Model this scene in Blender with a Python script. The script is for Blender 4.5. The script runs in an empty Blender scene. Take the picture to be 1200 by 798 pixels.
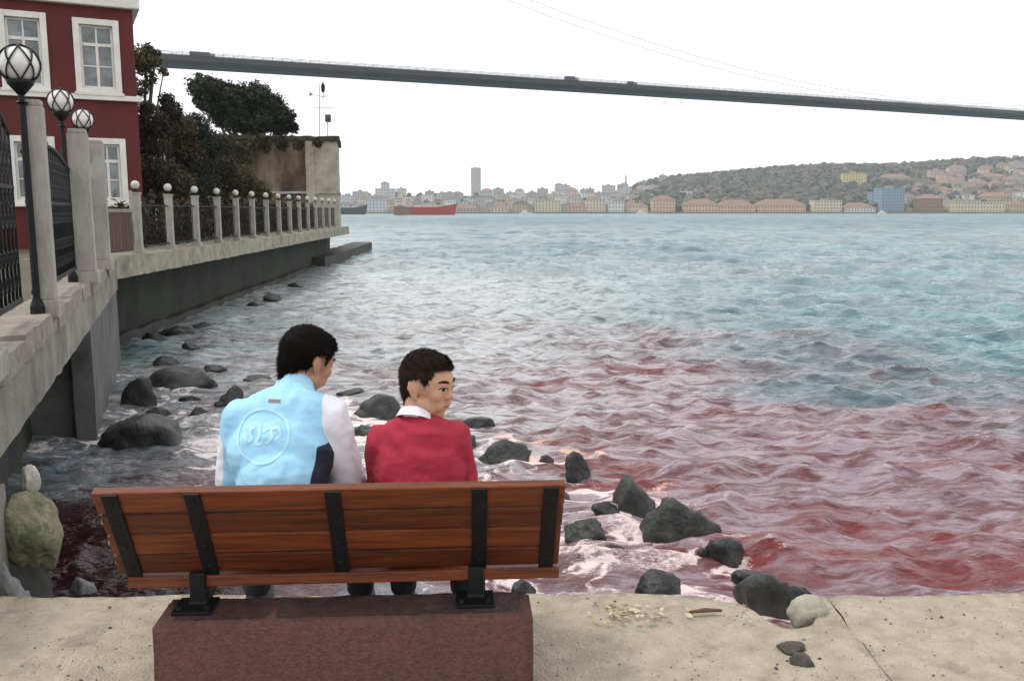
import bpy, bmesh, math, random
import numpy as np
from mathutils import Vector, Matrix, noise
from mathutils.bvhtree import BVHTree

random.seed(7); rng = np.random.default_rng(7)
S = bpy.context.scene; COL = S.collection
R = math.radians
# ------------------------------------------------------------------ camera
EYE = 1.62; W = -1.13; G = 0.77          # eye height, water level, promenade level (quay top is 0)
PITCH = math.atan(151.5/1050)
cam = bpy.data.cameras.new('camera'); camo = bpy.data.objects.new('camera', cam); COL.objects.link(camo)
cam.lens = 31.5; cam.sensor_width = 36; cam.clip_start = .05; cam.clip_end = 20000
camo.location = (0, 0, EYE); camo.rotation_euler = (math.pi/2 - PITCH, 0, 0)
S.camera = camo
S.render.resolution_x = 1024; S.render.resolution_y = 680
# ------------------------------------------------------------------ sky (bright overcast over a daylight sky)
SUN_EL, SUN_AZ = R(55), R(-72)           # sun up and to the left, a little ahead of the camera
wd = bpy.data.worlds.new('World'); S.world = wd; wd.use_nodes = True
nt = wd.node_tree; nt.nodes.clear()
out = nt.nodes.new('ShaderNodeOutputWorld')
sky = nt.nodes.new('ShaderNodeTexSky'); sky.sky_type = 'NISHITA'; sky.sun_disc = False
sky.sun_elevation = SUN_EL; sky.sun_rotation = SUN_AZ
b1 = nt.nodes.new('ShaderNodeBackground'); b1.inputs['Strength'].default_value = .09
nt.links.new(sky.outputs[0], b1.inputs['Color'])
b2 = nt.nodes.new('ShaderNodeBackground'); b2.inputs['Strength'].default_value = 1.28
tc = nt.nodes.new('ShaderNodeTexCoord'); nz = nt.nodes.new('ShaderNodeTexNoise')
nz.inputs['Scale'].default_value = 2.2; nz.inputs['Detail'].default_value = 5
mp = nt.nodes.new('ShaderNodeMapping'); mp.inputs['Scale'].default_value = (1, 1, 3)
nt.links.new(tc.outputs['Generated'], mp.inputs[0]); nt.links.new(mp.outputs[0], nz.inputs['Vector'])
cr = nt.nodes.new('ShaderNodeValToRGB')
cr.color_ramp.elements[0].position = .3; cr.color_ramp.elements[0].color = (.93, .95, .98, 1)
cr.color_ramp.elements[1].position = .7; cr.color_ramp.elements[1].color = (1, 1, 1, 1)
nt.links.new(nz.outputs['Fac'], cr.inputs[0]); nt.links.new(cr.outputs[0], b2.inputs['Color'])
mx = nt.nodes.new('ShaderNodeMixShader'); mx.inputs[0].default_value = .92
nt.links.new(b1.outputs[0], mx.inputs[1]); nt.links.new(b2.outputs[0], mx.inputs[2]); nt.links.new(mx.outputs[0], out.inputs['Surface'])
sl = bpy.data.lights.new('sun', 'SUN'); sl.energy = 1.4; sl.angle = R(12); sl.color = (1, .95, .88)
so = bpy.data.objects.new('sun', sl); COL.objects.link(so)
sd = Vector((math.sin(SUN_AZ)*math.cos(SUN_EL), math.cos(SUN_AZ)*math.cos(SUN_EL), math.sin(SUN_EL)))
so.rotation_euler = sd.to_track_quat('Z', 'Y').to_euler()
vs = S.view_settings; vs.view_transform = 'Standard'; vs.look = 'None'; vs.exposure = .22; vs.gamma = 1; vs.use_curve_mapping = False
S.cycles.volume_bounces = 1 if hasattr(S.cycles, 'volume_bounces') else 0

# ------------------------------------------------------------------ helpers
def at(px, py, z=None, Y=None):           # a pixel of the 1200x798 photograph to a world point at a height or distance
    c, s = math.cos(PITCH), math.sin(PITCH)
    u = (px-600)/1050; v = -(py-399)/1050
    d = Vector((u, c+v*s, v*c-s))
    t = (z-EYE)/d.z if z is not None else Y/d.y
    return Vector((0, 0, EYE)) + d*t

def tag(o, label=None, cat=None, group=None, kind=None):
    if label: o['label'] = label
    if cat: o['category'] = cat
    if group: o['group'] = group
    if kind: o['kind'] = kind
    return o
def empty(name, loc, label, cat, group=None, rz=0):
    o = bpy.data.objects.new(name, None); COL.objects.link(o)
    o.location = loc; o.rotation_euler.z = rz; o.empty_display_size = .1
    return tag(o, label, cat, group)

class MB:
    def __init__(s): s.v = []; s.f = []; s.mi = []; s.cur = 0; s.smooth = False
    def add(s, vs, fs):
        n = len(s.v); s.v += [tuple(p) for p in vs]
        for f in fs: s.f.append(tuple(i+n for i in f)); s.mi.append(s.cur)
        return s
    def box(s, lo, hi, M=None, jit=0):
        p = [Vector((x, y, z)) for z in (lo[2], hi[2]) for y in (lo[1], hi[1]) for x in (lo[0], hi[0])]
        if jit: p = [q + Vector((random.uniform(-jit, jit) for _ in range(3))) for q in p]
        if M: p = [M @ q for q in p]
        return s.add(p, [(0,2,3,1),(4,5,7,6),(0,1,5,4),(2,6,7,3),(0,4,6,2),(1,3,7,5)])
    def bbox(s, lo, hi, b=.006, M=None):   # box with bevelled edges
        bm = bmesh.new(); bmesh.ops.create_cube(bm, size=1)
        for v in bm.verts:
            v.co = Vector([(lo[i]+hi[i])/2 + v.co[i]*(hi[i]-lo[i]) for i in range(3)])
        b = min(b, min(hi[i]-lo[i] for i in range(3))*.3)
        bmesh.ops.bevel(bm, geom=bm.edges[:], offset=b, segments=2, affect='EDGES', profile=.6)
        return s.bm(bm, M)
    def bm(s, bm, M=None):
        bm.verts.index_update()
        s.add([(M @ v.co) if M else v.co.copy() for v in bm.verts], [[v.index for v in f.verts] for f in bm.faces]); bm.free(); return s
    def cyl(s, a, b, r0, r1=None, n=10, cap=True):
        a = Vector(a); b = Vector(b); r1 = r0 if r1 is None else r1
        d = (b-a).normalized(); u = d.orthogonal().normalized(); w = d.cross(u)
        P = []
        for q, r in ((a, r0), (b, r1)):
            P += [q + (u*math.cos(t)+w*math.sin(t))*r for t in [2*math.pi*i/n for i in range(n)]]
        F = [(i, (i+1) % n, n+(i+1) % n, n+i) for i in range(n)]
        if cap: F += [tuple(reversed(range(n))), tuple(range(n, 2*n))]
        return s.add(P, F)
    def tube(s, pts, r, n=8):
        pts = [Vector(p) for p in pts]; P = []; F = []
        rr = r if isinstance(r, (list, tuple)) else [r]*len(pts)
        u = None
        for i, p in enumerate(pts):
            d = (pts[min(i+1, len(pts)-1)]-pts[max(i-1, 0)]).normalized()
            u = d.orthogonal().normalized() if u is None else (u - d*u.dot(d)).normalized()
            w = d.cross(u)
            P += [p+(u*math.cos(t)+w*math.sin(t))*rr[i] for t in [2*math.pi*k/n for k in range(n)]]
        for i in range(len(pts)-1):
            F += [(i*n+k, i*n+(k+1) % n, (i+1)*n+(k+1) % n, (i+1)*n+k) for k in range(n)]
        F += [tuple(reversed(range(n))), tuple(range((len(pts)-1)*n, len(pts)*n))]
        return s.add(P, F)
    def lathe(s, prof, c=(0,0,0), n=20):
        c = Vector(c); P = []; F = []
        for r, z in prof: P += [c+Vector((r*math.cos(t), r*math.sin(t), z)) for t in [2*math.pi*k/n for k in range(n)]]
        for i in range(len(prof)-1):
            F += [(i*n+k, i*n+(k+1) % n, (i+1)*n+(k+1) % n, (i+1)*n+k) for k in range(n)]
        F += [tuple(reversed(range(n))), tuple(range((len(prof)-1)*n, len(prof)*n))]
        return s.add(P, F)
    def sphere(s, c, r, n=16, m=10, M=None):
        c = Vector(c); r = Vector(r) if isinstance(r, (tuple, list, Vector)) else Vector((r, r, r))
        P = [Vector((0, 0, r.z))]
        for i in range(1, m):
            a = math.pi*i/m
            P += [Vector((r.x*math.sin(a)*math.cos(t), r.y*math.sin(a)*math.sin(t), r.z*math.cos(a))) for t in [2*math.pi*k/n for k in range(n)]]
        P.append(Vector((0, 0, -r.z)))
        if M: P = [M @ p for p in P]
        F = [(0, 1+k, 1+(k+1) % n) for k in range(n)]
        for i in range(m-2):
            F += [(1+i*n+k, 1+(i+1)*n+k, 1+(i+1)*n+(k+1) % n, 1+i*n+(k+1) % n) for k in range(n)]
        e = len(P)-1; o = 1+(m-2)*n
        F += [(o+k, e, o+(k+1) % n) for k in range(n)]
        return s.add([c+p for p in P], F)
    def prism(s, poly, z0, z1):
        n = len(poly)
        P = [(x, y, z0) for x, y in poly]+[(x, y, z1) for x, y in poly]
        return s.add(P, [tuple(reversed(range(n))), tuple(range(n, 2*n))]+[(i, (i+1) % n, n+(i+1) % n, n+i) for i in range(n)])
    def mesh(s, name, mats):
        me = bpy.data.meshes.new(name); me.from_pydata(s.v, [], s.f)
        for m in (mats if isinstance(mats, (list, tuple)) else [mats]): me.materials.append(m)
        if any(s.mi): me.polygons.foreach_set('material_index', s.mi)
        if s.smooth: me.polygons.foreach_set('use_smooth', [True]*len(s.f))
        me.update(); return me
    def build(s, name, mats, parent=None, smooth=None):
        if smooth is not None: s.smooth = smooth
        return link(name, s.mesh(name, mats), parent)
def link(name, me, parent=None):
    o = bpy.data.objects.new(name, me); COL.objects.link(o)
    if parent: o.parent = parent
    return o
def copy_tree(o, parent=None):
    c = o.copy(); COL.objects.link(c)
    if parent: c.parent = parent
    for ch in o.children: copy_tree(ch, c)
    return c

def mat(name, c1, c2=None, scale=8, rough=.6, bump=0, bscale=40, metal=0, stretch=(1,1,1), detail=6, c3=None, spec=.5, ramp=(.35, .65), rvar=0, coords='Object', s3=None, t3=(.55, .7), rnd=0):
    """procedural material: two colours mixed by noise, an optional third one in blotches, bump"""
    m = bpy.data.materials.new(name); m.use_nodes = True; t = m.node_tree; N = t.nodes; L = t.links
    p = N['Principled BSDF']; p.inputs['Roughness'].default_value = rough; p.inputs['Metallic'].default_value = metal
    p.inputs['Specular IOR Level'].default_value = spec
    c2 = c2 or tuple(x*.75 for x in c1)
    tcn = N.new('ShaderNodeTexCoord'); mpn = N.new('ShaderNodeMapping'); mpn.inputs['Scale'].default_value = stretch
    L.new(tcn.outputs[coords], mpn.inputs[0])
    n1 = N.new('ShaderNodeTexNoise'); n1.inputs['Scale'].default_value = scale; n1.inputs['Detail'].default_value = detail
    n1.inputs['Roughness'].default_value = .65
    L.new(mpn.outputs[0], n1.inputs['Vector'])
    r = N.new('ShaderNodeValToRGB'); e = r.color_ramp.elements
    e[0].position, e[1].position = ramp; e[0].color = (*c2, 1); e[1].color = (*c1, 1)
    L.new(n1.outputs['Fac'], r.inputs[0]); col = r.outputs[0]
    if c3:
        n3 = N.new('ShaderNodeTexNoise'); n3.inputs['Scale'].default_value = s3 or scale*.3; n3.inputs['Detail'].default_value = 8
        n3.inputs['Roughness'].default_value = .7
        L.new(mpn.outputs[0], n3.inputs['Vector'])
        r3 = N.new('ShaderNodeValToRGB'); r3.color_ramp.elements[0].position, r3.color_ramp.elements[1].position = t3
        L.new(n3.outputs['Fac'], r3.inputs[0])
        mm = N.new('ShaderNodeMix'); mm.data_type = 'RGBA'
        L.new(r3.outputs[0], mm.inputs[0]); L.new(col, mm.inputs[6]); mm.inputs[7].default_value = (*c3, 1); col = mm.outputs[2]
    if rnd:
        oi = N.new('ShaderNodeObjectInfo'); mr = N.new('ShaderNodeMapRange')
        mr.inputs[3].default_value = 1-rnd; mr.inputs[4].default_value = 1+rnd
        L.new(oi.outputs['Random'], mr.inputs[0])
        ml = N.new('ShaderNodeMix'); ml.data_type = 'RGBA'; ml.blend_type = 'MULTIPLY'; ml.inputs[0].default_value = 1
        L.new(col, ml.inputs[6]); L.new(mr.outputs[0], ml.inputs[7]); col = ml.outputs[2]
    L.new(col, p.inputs['Base Color'])
    if rvar:
        mr = N.new('ShaderNodeMapRange'); mr.inputs[3].default_value = max(0, rough-rvar); mr.inputs[4].default_value = min(1, rough+rvar)
        L.new(n1.outputs['Fac'], mr.inputs[0]); L.new(mr.outputs[0], p.inputs['Roughness'])
    if bump:
        nb = N.new('ShaderNodeTexNoise'); nb.inputs['Scale'].default_value = bscale; nb.inputs['Detail'].default_value = 6
        L.new(mpn.outputs[0], nb.inputs['Vector'])
        bp = N.new('ShaderNodeBump'); bp.inputs['Strength'].default_value = bump; bp.inputs['Distance'].default_value = .02
        L.new(nb.outputs['Fac'], bp.inputs['Height']); L.new(bp.outputs[0], p.inputs['Normal'])
    return m

def vnoise(x, y, seed=0):                  # smooth value noise on arrays, 0..1
    xi = np.floor(x).astype(np.int64); yi = np.floor(y).astype(np.int64); fx = x-xi; fy = y-yi
    fx = fx*fx*(3-2*fx); fy = fy*fy*(3-2*fy)
    def h(a, b):
        n = (a*374761393 + b*668265263 + seed*974711) & 0xffffffff
        n = ((n ^ (n >> 13))*1274126177) & 0xffffffff
        return ((n ^ (n >> 16)) & 0xffff)/65535.
    return (h(xi, yi)*(1-fx)+h(xi+1, yi)*fx)*(1-fy)+(h(xi, yi+1)*(1-fx)+h(xi+1, yi+1)*fx)*fy
def fbm(x, y, o=4, seed=0):
    s = 0; a = .5; t = 0
    for k in range(o): s = s+a*vnoise(x*2**k, y*2**k, seed+k*17); t += a; a *= .55
    return s/t
def sstep(a, b, x):
    t = np.clip((x-a)/(b-a), 0, 1); return t*t*(3-2*t)

# ------------------------------------------------------------------ sea
def make_sea():
    rad = [3.0]
    while rad[-1] < 7000:
        d = rad[-1]
        rad.append(d+.25 if d < 5.5 else d+max(.026, min(d*d/(2.75*1400), max(.42, d*.0065) if d < 420 else d*.02)))
    rad = np.array(rad)
    th = np.concatenate([np.linspace(-75, -33, 60, endpoint=False), np.linspace(-33, 33, 720, endpoint=False), np.linspace(33, 75, 61)])*math.pi/180
    A, D = np.meshgrid(th, rad)
    X = D*np.sin(A); Y = D*np.cos(A)
    nr, nt_ = X.shape
    step = np.gradient(rad)[:, None]*np.ones_like(X)
    # chop, gentler in the lee of the promenade on the left
    lee = .6+.4*sstep(-.30, .10, X/np.maximum(Y, 1))
    Hs = None; H = np.zeros_like(X); DX = np.zeros_like(X); DY = np.zeros_like(X)
    g = np.random.default_rng(3)
    far_w = sstep(12, 45, D); near_w = .28+.72*sstep(9, 24, D); wob = [fbm(X*f_, Y*f_, 2, k)*4 for k, f_ in enumerate((.9, .5, .3, .17, .1, .06))]
    for k in range(100):
        lam = math.exp(g.uniform(math.log(.22), math.log(3.0))) if k < 72 else math.exp(g.uniform(math.log(2.5), math.log(11)))
        ang = g.normal(R(-97), R(36)); eps = g.uniform(.034, .062)*(1.32 if lam < 1.6 else .85 if k < 72 else .50)
        kx, ky = math.cos(ang), math.sin(ang); kk = 2*math.pi/lam
        att = np.clip((lam/step-2.0)/2.0, 0, 1)*lee*((1 if lam < 1.3 else near_w) if k < 72 else far_w)
        ph = kk*(kx*X+ky*Y)+g.uniform(0, 6.28)+wob[min(5, max(0, int(math.log(lam/.25)/math.log(1.9))))]
        a = eps/kk*att
        H += a*np.cos(ph); Hs = H.copy() if k == 71 else Hs; DX -= .9*a*kx*np.sin(ph); DY -= .9*a*ky*np.sin(ph)
    # where the sea is red: bounded by a wavering front that comes nearer to the right
    u = X/np.maximum(Y, .1)
    front = np.interp(u, [-.5, -.3, -.1, 0, .12, .19, .29, .42, .57, 1], [19, 21.5, 23, 23, 22.5, 21.5, 18.2, 16.0, 14.2, 11])
    wv = (fbm(X*.22+5, Y*.5, 4, 5)-.5)
    sd_ = (front-Y)/front + wv*.8
    red = sstep(-.16, .34, sd_)*np.interp(u, [-.5, -.2, -.02, .15, 1], [.45, .5, .75, 1, 1])
    pat = fbm(X*.7+fbm(X*.5, Y*.8, 3, 6)*2, Y*2.0+fbm(X*.6, Y, 3, 7)*2, 5, 31)
    dye = red*sstep(.54, .76, pat)*.6
    blot = sstep(.38, .62, fbm(X*1.1, Y*2.6, 4, 77))
    dye += 1.0*np.exp(-(((X-2.7)/1.9)**2+((Y-7.3)/.65)**2))*(.25+.75*blot)
    dye += (.9*np.exp(-(((X-1.1)/.8)**2+((Y-8.9)/.4)**2)) + .6*np.exp(-(((X-.5)/.7)**2+((Y-10.2)/.4)**2)))*blot
    dye += 1.3*np.exp(-(((X+3.0)/1.3)**2+((Y-6.6)/2.0)**2))
    dye = np.clip(dye, 0, 1)
    sky_sheen = np.exp(-((u+.06)/.27)**2)*sstep(6, 12, Y)*(1-sstep(26, 60, Y)) + .5*sstep(.0, .35, -u)*sstep(14, 30, Y)*(1-sstep(120, 400, Y))  # pale sky reflection on the left and centre water, put into the colour
    sky_sheen = np.clip(sky_sheen, 0, 1)
    red = np.clip(red, 0, 1)
    # foam: wash between the row of rocks and the quay, lines round the rocks, a few whitecaps
    line = np.array([(-7, 17), (-5.6, 15), (-4.3, 13.2), (-2.4, 13.0), (-.5, 11.2), (.5, 9.7), (1.3, 8.5), (1.85, 7.0), (2.15, 5.6), (2.6, 3)])
    lx = np.interp(Y, line[::-1, 1], line[::-1, 0])
    side = lx-X                                     # >0 is the shore side
    wash = sstep(-.25, .35, side)*sstep(-4.2, -2.8, X)*(1-sstep(12.5, 14.5, Y))
    wash2 = sstep(-.6, .6, side)*sstep(9, 10.5, Y)*(1-sstep(16, 21, Y))*sstep(-8.5, -6, X)
    streak = fbm(X*1.5+2*fbm(X*.7, Y*.7, 3, 9), Y*3.2+2*fbm(X*.8, Y*.8, 3, 8), 5, 12)
    rid = 1-np.abs(2*fbm(X*2.2+fbm(X, Y, 3, 2)*2, Y*4.0+fbm(X, Y, 3, 4)*2, 4, 44)-1)*3.2
    foam = wash*(.05+.32*sstep(.4, .66, streak)+.42*sstep(.45, .98, rid)) + wash2*(.08+.30*sstep(.42, .66, streak)+.30*sstep(.5, .98, rid))
    # wash in front of the near quay and the breaking edge
    edge = np.exp(-((side)/.55)**2)*sstep(5, 6, Y)*(1-sstep(10.8, 13, Y))
    foam += edge*.5*sstep(.45, .65, streak)
    hs = Hs/np.maximum(Hs[(D > 6) & (D < 25)].std(), 1e-6)
    foam += .40*sstep(1.5, 2.7, hs)*sstep(.42, .62, fbm(X*4, Y*7, 3, 66))*(D < 40)
    far = (D >= 25)*sstep(.83, .9, fbm(X*.35, Y*.06, 3, 21))
    foam += .35*far
    froth = np.exp(-(((X-.25)/.85)**2+((Y-10.6+.5*X)/.5)**2))*1.3+np.exp(-(((X-1.4)/.5)**2+((Y-9.2)/.36)**2))*1.4
    froth = froth*sstep(.42, .66, streak)*(.3+.7*sstep(.35, .7, fbm(X*5, Y*9, 3, 52)))
    foam = np.clip(foam+froth*.62, 0, 1)
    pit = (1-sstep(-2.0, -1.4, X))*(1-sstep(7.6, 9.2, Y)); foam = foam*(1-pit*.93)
    froth = np.clip(froth*1.3, 0, 1)
    Z = W+H
    n = nr*nt_
    co = np.stack([X+DX, Y+DY, Z], -1).reshape(-1, 3)
    ii = np.arange(n).reshape(nr, nt_)
    q = np.stack([ii[:-1, :-1], ii[:-1, 1:], ii[1:, 1:], ii[1:, :-1]], -1).reshape(-1, 4)
    me = bpy.data.meshes.new('sea'); me.vertices.add(n); me.vertices.foreach_set('co', co.ravel().astype(np.float32))
    me.loops.add(q.size); me.polygons.add(len(q)); me.loops.foreach_set('vertex_index', q.ravel().astype(np.int32))
    me.polygons.foreach_set('loop_start', np.arange(0, q.size, 4, dtype=np.int32)); me.polygons.foreach_set('use_smooth', np.ones(len(q), bool))
    me.update(calc_edges=True)
    rough = .05+.22*sstep(15, 250, D)
    tint = .5+1.3*((fbm(X*.03+3, Y*.006, 5, 91)-.5)*.8+(fbm(X*.16, Y*.05, 4, 15)-.5)*.7+(fbm(X*.7, Y*.4, 4, 16)-.5)*.6)
    for nm, arr in (('red', red), ('foam', foam), ('froth', froth), ('rough', rough), ('tint', tint), ('lee', lee), ('dye', dye), ('sky_sheen', sky_sheen), ('deep', pit*sstep(-.9, -1.9, X))):
        at_ = me.attributes.new(nm, 'FLOAT', 'POINT'); at_.data.foreach_set('value', arr.ravel().astype(np.float32))
    m = bpy.data.materials.new('sea_water'); m.use_nodes = True; t = m.node_tree; N = t.nodes; L = t.links
    p = N['Principled BSDF']; p.inputs['IOR'].default_value = 1.33; p.inputs['Specular IOR Level'].default_value = .42
    def A_(nm): a = N.new('ShaderNodeAttribute'); a.attribute_name = nm; return a.outputs['Fac']
    def mixc(f, a, b):
        k = N.new('ShaderNodeMix'); k.data_type = 'RGBA'; L.new(f, k.inputs[0])
        for i, x in ((6, a), (7, b)):
            if isinstance(x, tuple): k.inputs[i].default_value = (*x, 1)
            else: L.new(x, k.inputs[i])
        return k.outputs[2]
    def ramp(f, a, b):
        k = N.new('ShaderNodeMapRange'); k.interpolation_type = 'SMOOTHSTEP'; k.inputs[1].default_value = a; k.inputs[2].default_value = b
        L.new(f, k.inputs[0]); return k.outputs[0]
    tl = mixc(ramp(A_('tint'), .36, .64), (.072, .175, .188), (.135, .270, .275))
    geo = N.new('ShaderNodeNewGeometry')
    sm = N.new('ShaderNodeMapping'); sm.inputs['Scale'].default_value = (1.1, 3.4, 1); L.new(geo.outputs['Position'], sm.inputs[0])
    sn = N.new('ShaderNodeTexNoise'); sn.inputs['Scale'].default_value = 1.5; sn.inputs['Detail'].default_value = 8; sn.inputs['Roughness'].default_value = .68; sn.inputs['Distortion'].default_value = 1.0
    L.new(sm.outputs[0], sn.inputs['Vector'])
    sm2 = N.new('ShaderNodeMapping'); sm2.inputs['Scale'].default_value = (.22, .16, 1); L.new(geo.outputs['Position'], sm2.inputs[0])
    sn2 = N.new('ShaderNodeTexNoise'); sn2.inputs['Scale'].default_value = 1.5; sn2.inputs['Detail'].default_value = 9; sn2.inputs['Roughness'].default_value = .75
    L.new(sm2.outputs[0], sn2.inputs['Vector'])
    tl = mixc(ramp(sn2.outputs['Fac'], .42, .56), mixc(A_('tint'), (.030, .092, .108), (.050, .125, .138)), tl)
    tl = mixc(ramp(sn.outputs['Fac'], .36, .56), mixc(A_('sky_sheen'), (.036, .105, .12), (.095, .115, .12)), mixc(A_('sky_sheen'), tl, (.45, .47, .475)))  # light and dark wave faces painted into the teal by noise
    pk = mixc(ramp(sn.outputs['Fac'], .40, .60), (.120, .043, .048), mixc(A_('sky_sheen'), (.27, .20, .232), (.44, .41, .425)))  # pale glints and dark wave faces painted into the red water
    body = mixc(A_('red'), tl, pk)
    dn = N.new('ShaderNodeMath'); dn.operation = 'MULTIPLY_ADD'; L.new(sn.outputs['Fac'], dn.inputs[0]); dn.inputs[1].default_value = -1.1; dn.inputs[2].default_value = .55
    da = N.new('ShaderNodeMath'); da.operation = 'ADD'; da.use_clamp = True; L.new(A_('dye'), da.inputs[0]); L.new(dn.outputs[0], da.inputs[1])
    dm = N.new('ShaderNodeMath'); dm.operation = 'MULTIPLY'; L.new(da.outputs[0], dm.inputs[0]); L.new(ramp(A_('dye'), .0, .25), dm.inputs[1])
    body = mixc(dm.outputs[0], body, (.15, .016, .015))
    body = mixc(A_('deep'), body, (.022, .004, .005))  # shade under the near wall, painted into the dark red water colour
    mpn = N.new('ShaderNodeMapping'); mpn.inputs['Scale'].default_value = (1, 1.7, 1); L.new(geo.outputs['Position'], mpn.inputs[0])
    fn = N.new('ShaderNodeTexNoise'); fn.inputs['Scale'].default_value = 15; fn.inputs['Detail'].default_value = 7; fn.inputs['Roughness'].default_value = .7
    fn.inputs['Distortion'].default_value = 1.2
    L.new(mpn.outputs[0], fn.inputs['Vector'])
    ad = N.new('ShaderNodeMath'); ad.operation = 'ADD'; L.new(A_('foam'), ad.inputs[0]); L.new(fn.outputs['Fac'], ad.inputs[1])
    fm = ramp(ad.outputs[0], .80, 1.16)
    fcol = mixc(A_('froth'), (.80, .77, .76), (.78, .60, .52))
    hr = N.new('ShaderNodeMath'); hr.operation = 'MULTIPLY'; hr.inputs[1].default_value = .55; L.new(A_('red'), hr.inputs[0])
    fcol2 = mixc(hr.outputs[0], fcol, (.66, .42, .41))
    fr = N.new('ShaderNodeMath'); fr.operation = 'MULTIPLY'; L.new(A_('froth'), fr.inputs[0]); L.new(ramp(fn.outputs['Fac'], .34, .54), fr.inputs[1])
    fcol3 = mixc(fr.outputs[0], fcol2, (.80, .34, .19))
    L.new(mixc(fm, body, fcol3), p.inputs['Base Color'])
    mr = N.new('ShaderNodeMix'); mr.data_type = 'FLOAT'; L.new(fm, mr.inputs[0]); L.new(A_('rough'), mr.inputs[2]); mr.inputs[3].default_value = .7
    L.new(mr.outputs[0], p.inputs['Roughness'])
    b1 = N.new('ShaderNodeTexNoise'); b1.inputs['Scale'].default_value = 7; b1.inputs['Detail'].default_value = 5
    L.new(mpn.outputs[0], b1.inputs['Vector'])
    b2 = N.new('ShaderNodeTexNoise'); b2.inputs['Scale'].default_value = .8; b2.inputs['Detail'].default_value = 6
    L.new(mpn.outputs[0], b2.inputs['Vector'])
    bp = N.new('ShaderNodeBump'); bp.inputs['Strength'].default_value = .8; bp.inputs['Distance'].default_value = .08
    L.new(b1.outputs['Fac'], bp.inputs['Height'])
    bq = N.new('ShaderNodeBump'); bq.inputs['Strength'].default_value = .4; bq.inputs['Distance'].default_value = .9
    L.new(b2.outputs['Fac'], bq.inputs['Height']); L.new(bp.outputs[0], bq.inputs['Normal'])
    b3 = N.new('ShaderNodeTexNoise'); b3.inputs['Scale'].default_value = .09; b3.inputs['Detail'].default_value = 5
    L.new(mpn.outputs[0], b3.inputs['Vector'])
    b3p = N.new('ShaderNodeBump'); b3p.inputs['Distance'].default_value = 3.5; L.new(b3.outputs['Fac'], b3p.inputs['Height']); L.new(bq.outputs[0], b3p.inputs['Normal']); L.new(ramp(A_('rough'), .15, .45), b3p.inputs['Strength'])
    fa = N.new('ShaderNodeMath'); fa.operation = 'MULTIPLY'; fa.inputs[1].default_value = .8; L.new(A_('rough'), fa.inputs[0])
    L.new(ramp(A_('rough'), .06, .30), bq.inputs['Strength'])
    L.new(b3p.outputs[0], p.inputs['Normal'])
    me.materials.append(m)
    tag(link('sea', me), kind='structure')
make_sea()
# seabed far below, reaching past the horizon
M_bed = mat('seabed_mud', (.05, .05, .045), scale=.2)
tag(MB().box((-8000, -200, W-9), (8000, 8000, W-8)).build('seabed', M_bed), kind='structure')

# ------------------------------------------------------------------ near quay
M_quay = mat('sandy_concrete', (.46, .395, .305), (.33, .28, .212), scale=9, rough=.92, bump=.9, bscale=90, detail=12, c3=(.19, .16, .125), s3=3.2, t3=(.54, .72))
def quay_edge(x):
    e = 3.625+.02*(noise.noise((x*1.3, 3, 0)))+.012*noise.noise((x*6, 1, 0))
    e -= .24*math.exp(-((x-1.13)/.13)**4)+.08*math.exp(-((x-1.0)/.2)**2)
    if x < -1.5: e += .0
    return e
def dcap2(x, y, ax, ay, bx_, by_):
    t = max(0, min(1, ((x-ax)*(bx_-ax)+(y-ay)*(by_-ay))/((bx_-ax)**2+(by_-ay)**2))); return math.hypot(x-ax-t*(bx_-ax), y-ay-t*(by_-ay))
def make_quay(x0, x1, name):
    nx = max(2, int((x1-x0)/.022)); P = []; F = []
    xs = [x0+(x1-x0)*i/nx for i in range(nx+1)]
    cracks = [[(-2.35, 3.15), (-1.9, 3.22), (-1.6, 3.16), (-1.2, 3.3)], [(.35, 2.5), (.5, 2.95), (.78, 3.2), (.92, 3.5)], [(1.7, 3.65), (1.9, 3.3), (2.3, 3.1), (2.6, 2.9)], [(.5, 2.95), (.9, 2.9), (1.34, 2.95)]]
    vs_ = [-14, -4, 0, 1.5, 2.3]+[2.55+.022*k for k in range(38)]
    prof = [(0, 0), (.012, -.008), (.022, -.03), (.03, -.10), (.035, -.3), (.02, -.7), (.05, -1.2), (.05, -2.2)]
    for x in xs:
        e = quay_edge(x)
        jl = min(x-x0, x1-x)
        for v in vs_:
            y = min(v, e) if v < 3.2 else 3.19+(e-3.19)*(v-3.19)/(vs_[-1]-3.19)
            z = .014*noise.noise((x*2.1, y*2.1, 0))+.006*noise.noise((x*9, y*9, 2))+.003*noise.noise((x*28, y*28, 5))
            if y > 2.4 and y < e-.01:
                for c in cracks:
                    dd = min(dcap2(x+.02*noise.noise((x*8, y*8, 4)), y+.02*noise.noise((x*8, y*8, 7)), *p0, *p1) for p0, p1 in zip(c[:-1], c[1:]))
                    if dd < .012: z -= .010*(1-dd/.012)
                hh = noise.noise((x*5.5, y*5.5, 11))
                if hh > .42: z -= .012*min(1, (hh-.42)*6)
            if jl < .03: z -= .02*(1-jl/.03)
            P.append((x+.01*noise.noise((y*5, x0, 9))*(1 if jl < .001 else 0), y, z))
        for k, (dy, dz) in enumerate(prof):
            w = .03*min(1, k/3)
            P.append((x, e+dy+w*noise.noise((x*4, dz*5, 1)), dz+z+.01*noise.noise((x*7, k, 1))))
    m = len(vs_)+len(prof)
    for i in range(nx):
        for j in range(m-1): F.append((i*m+j, (i+1)*m+j, (i+1)*m+j+1, i*m+j+1))
    b = MB(); b.add(P, F)
    o = b.build(name, M_quay, smooth=True); return tag(o, kind='structure')
make_quay(-2.35, 1.345, 'quay'); make_quay(1.3475, 9, 'quay')
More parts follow.
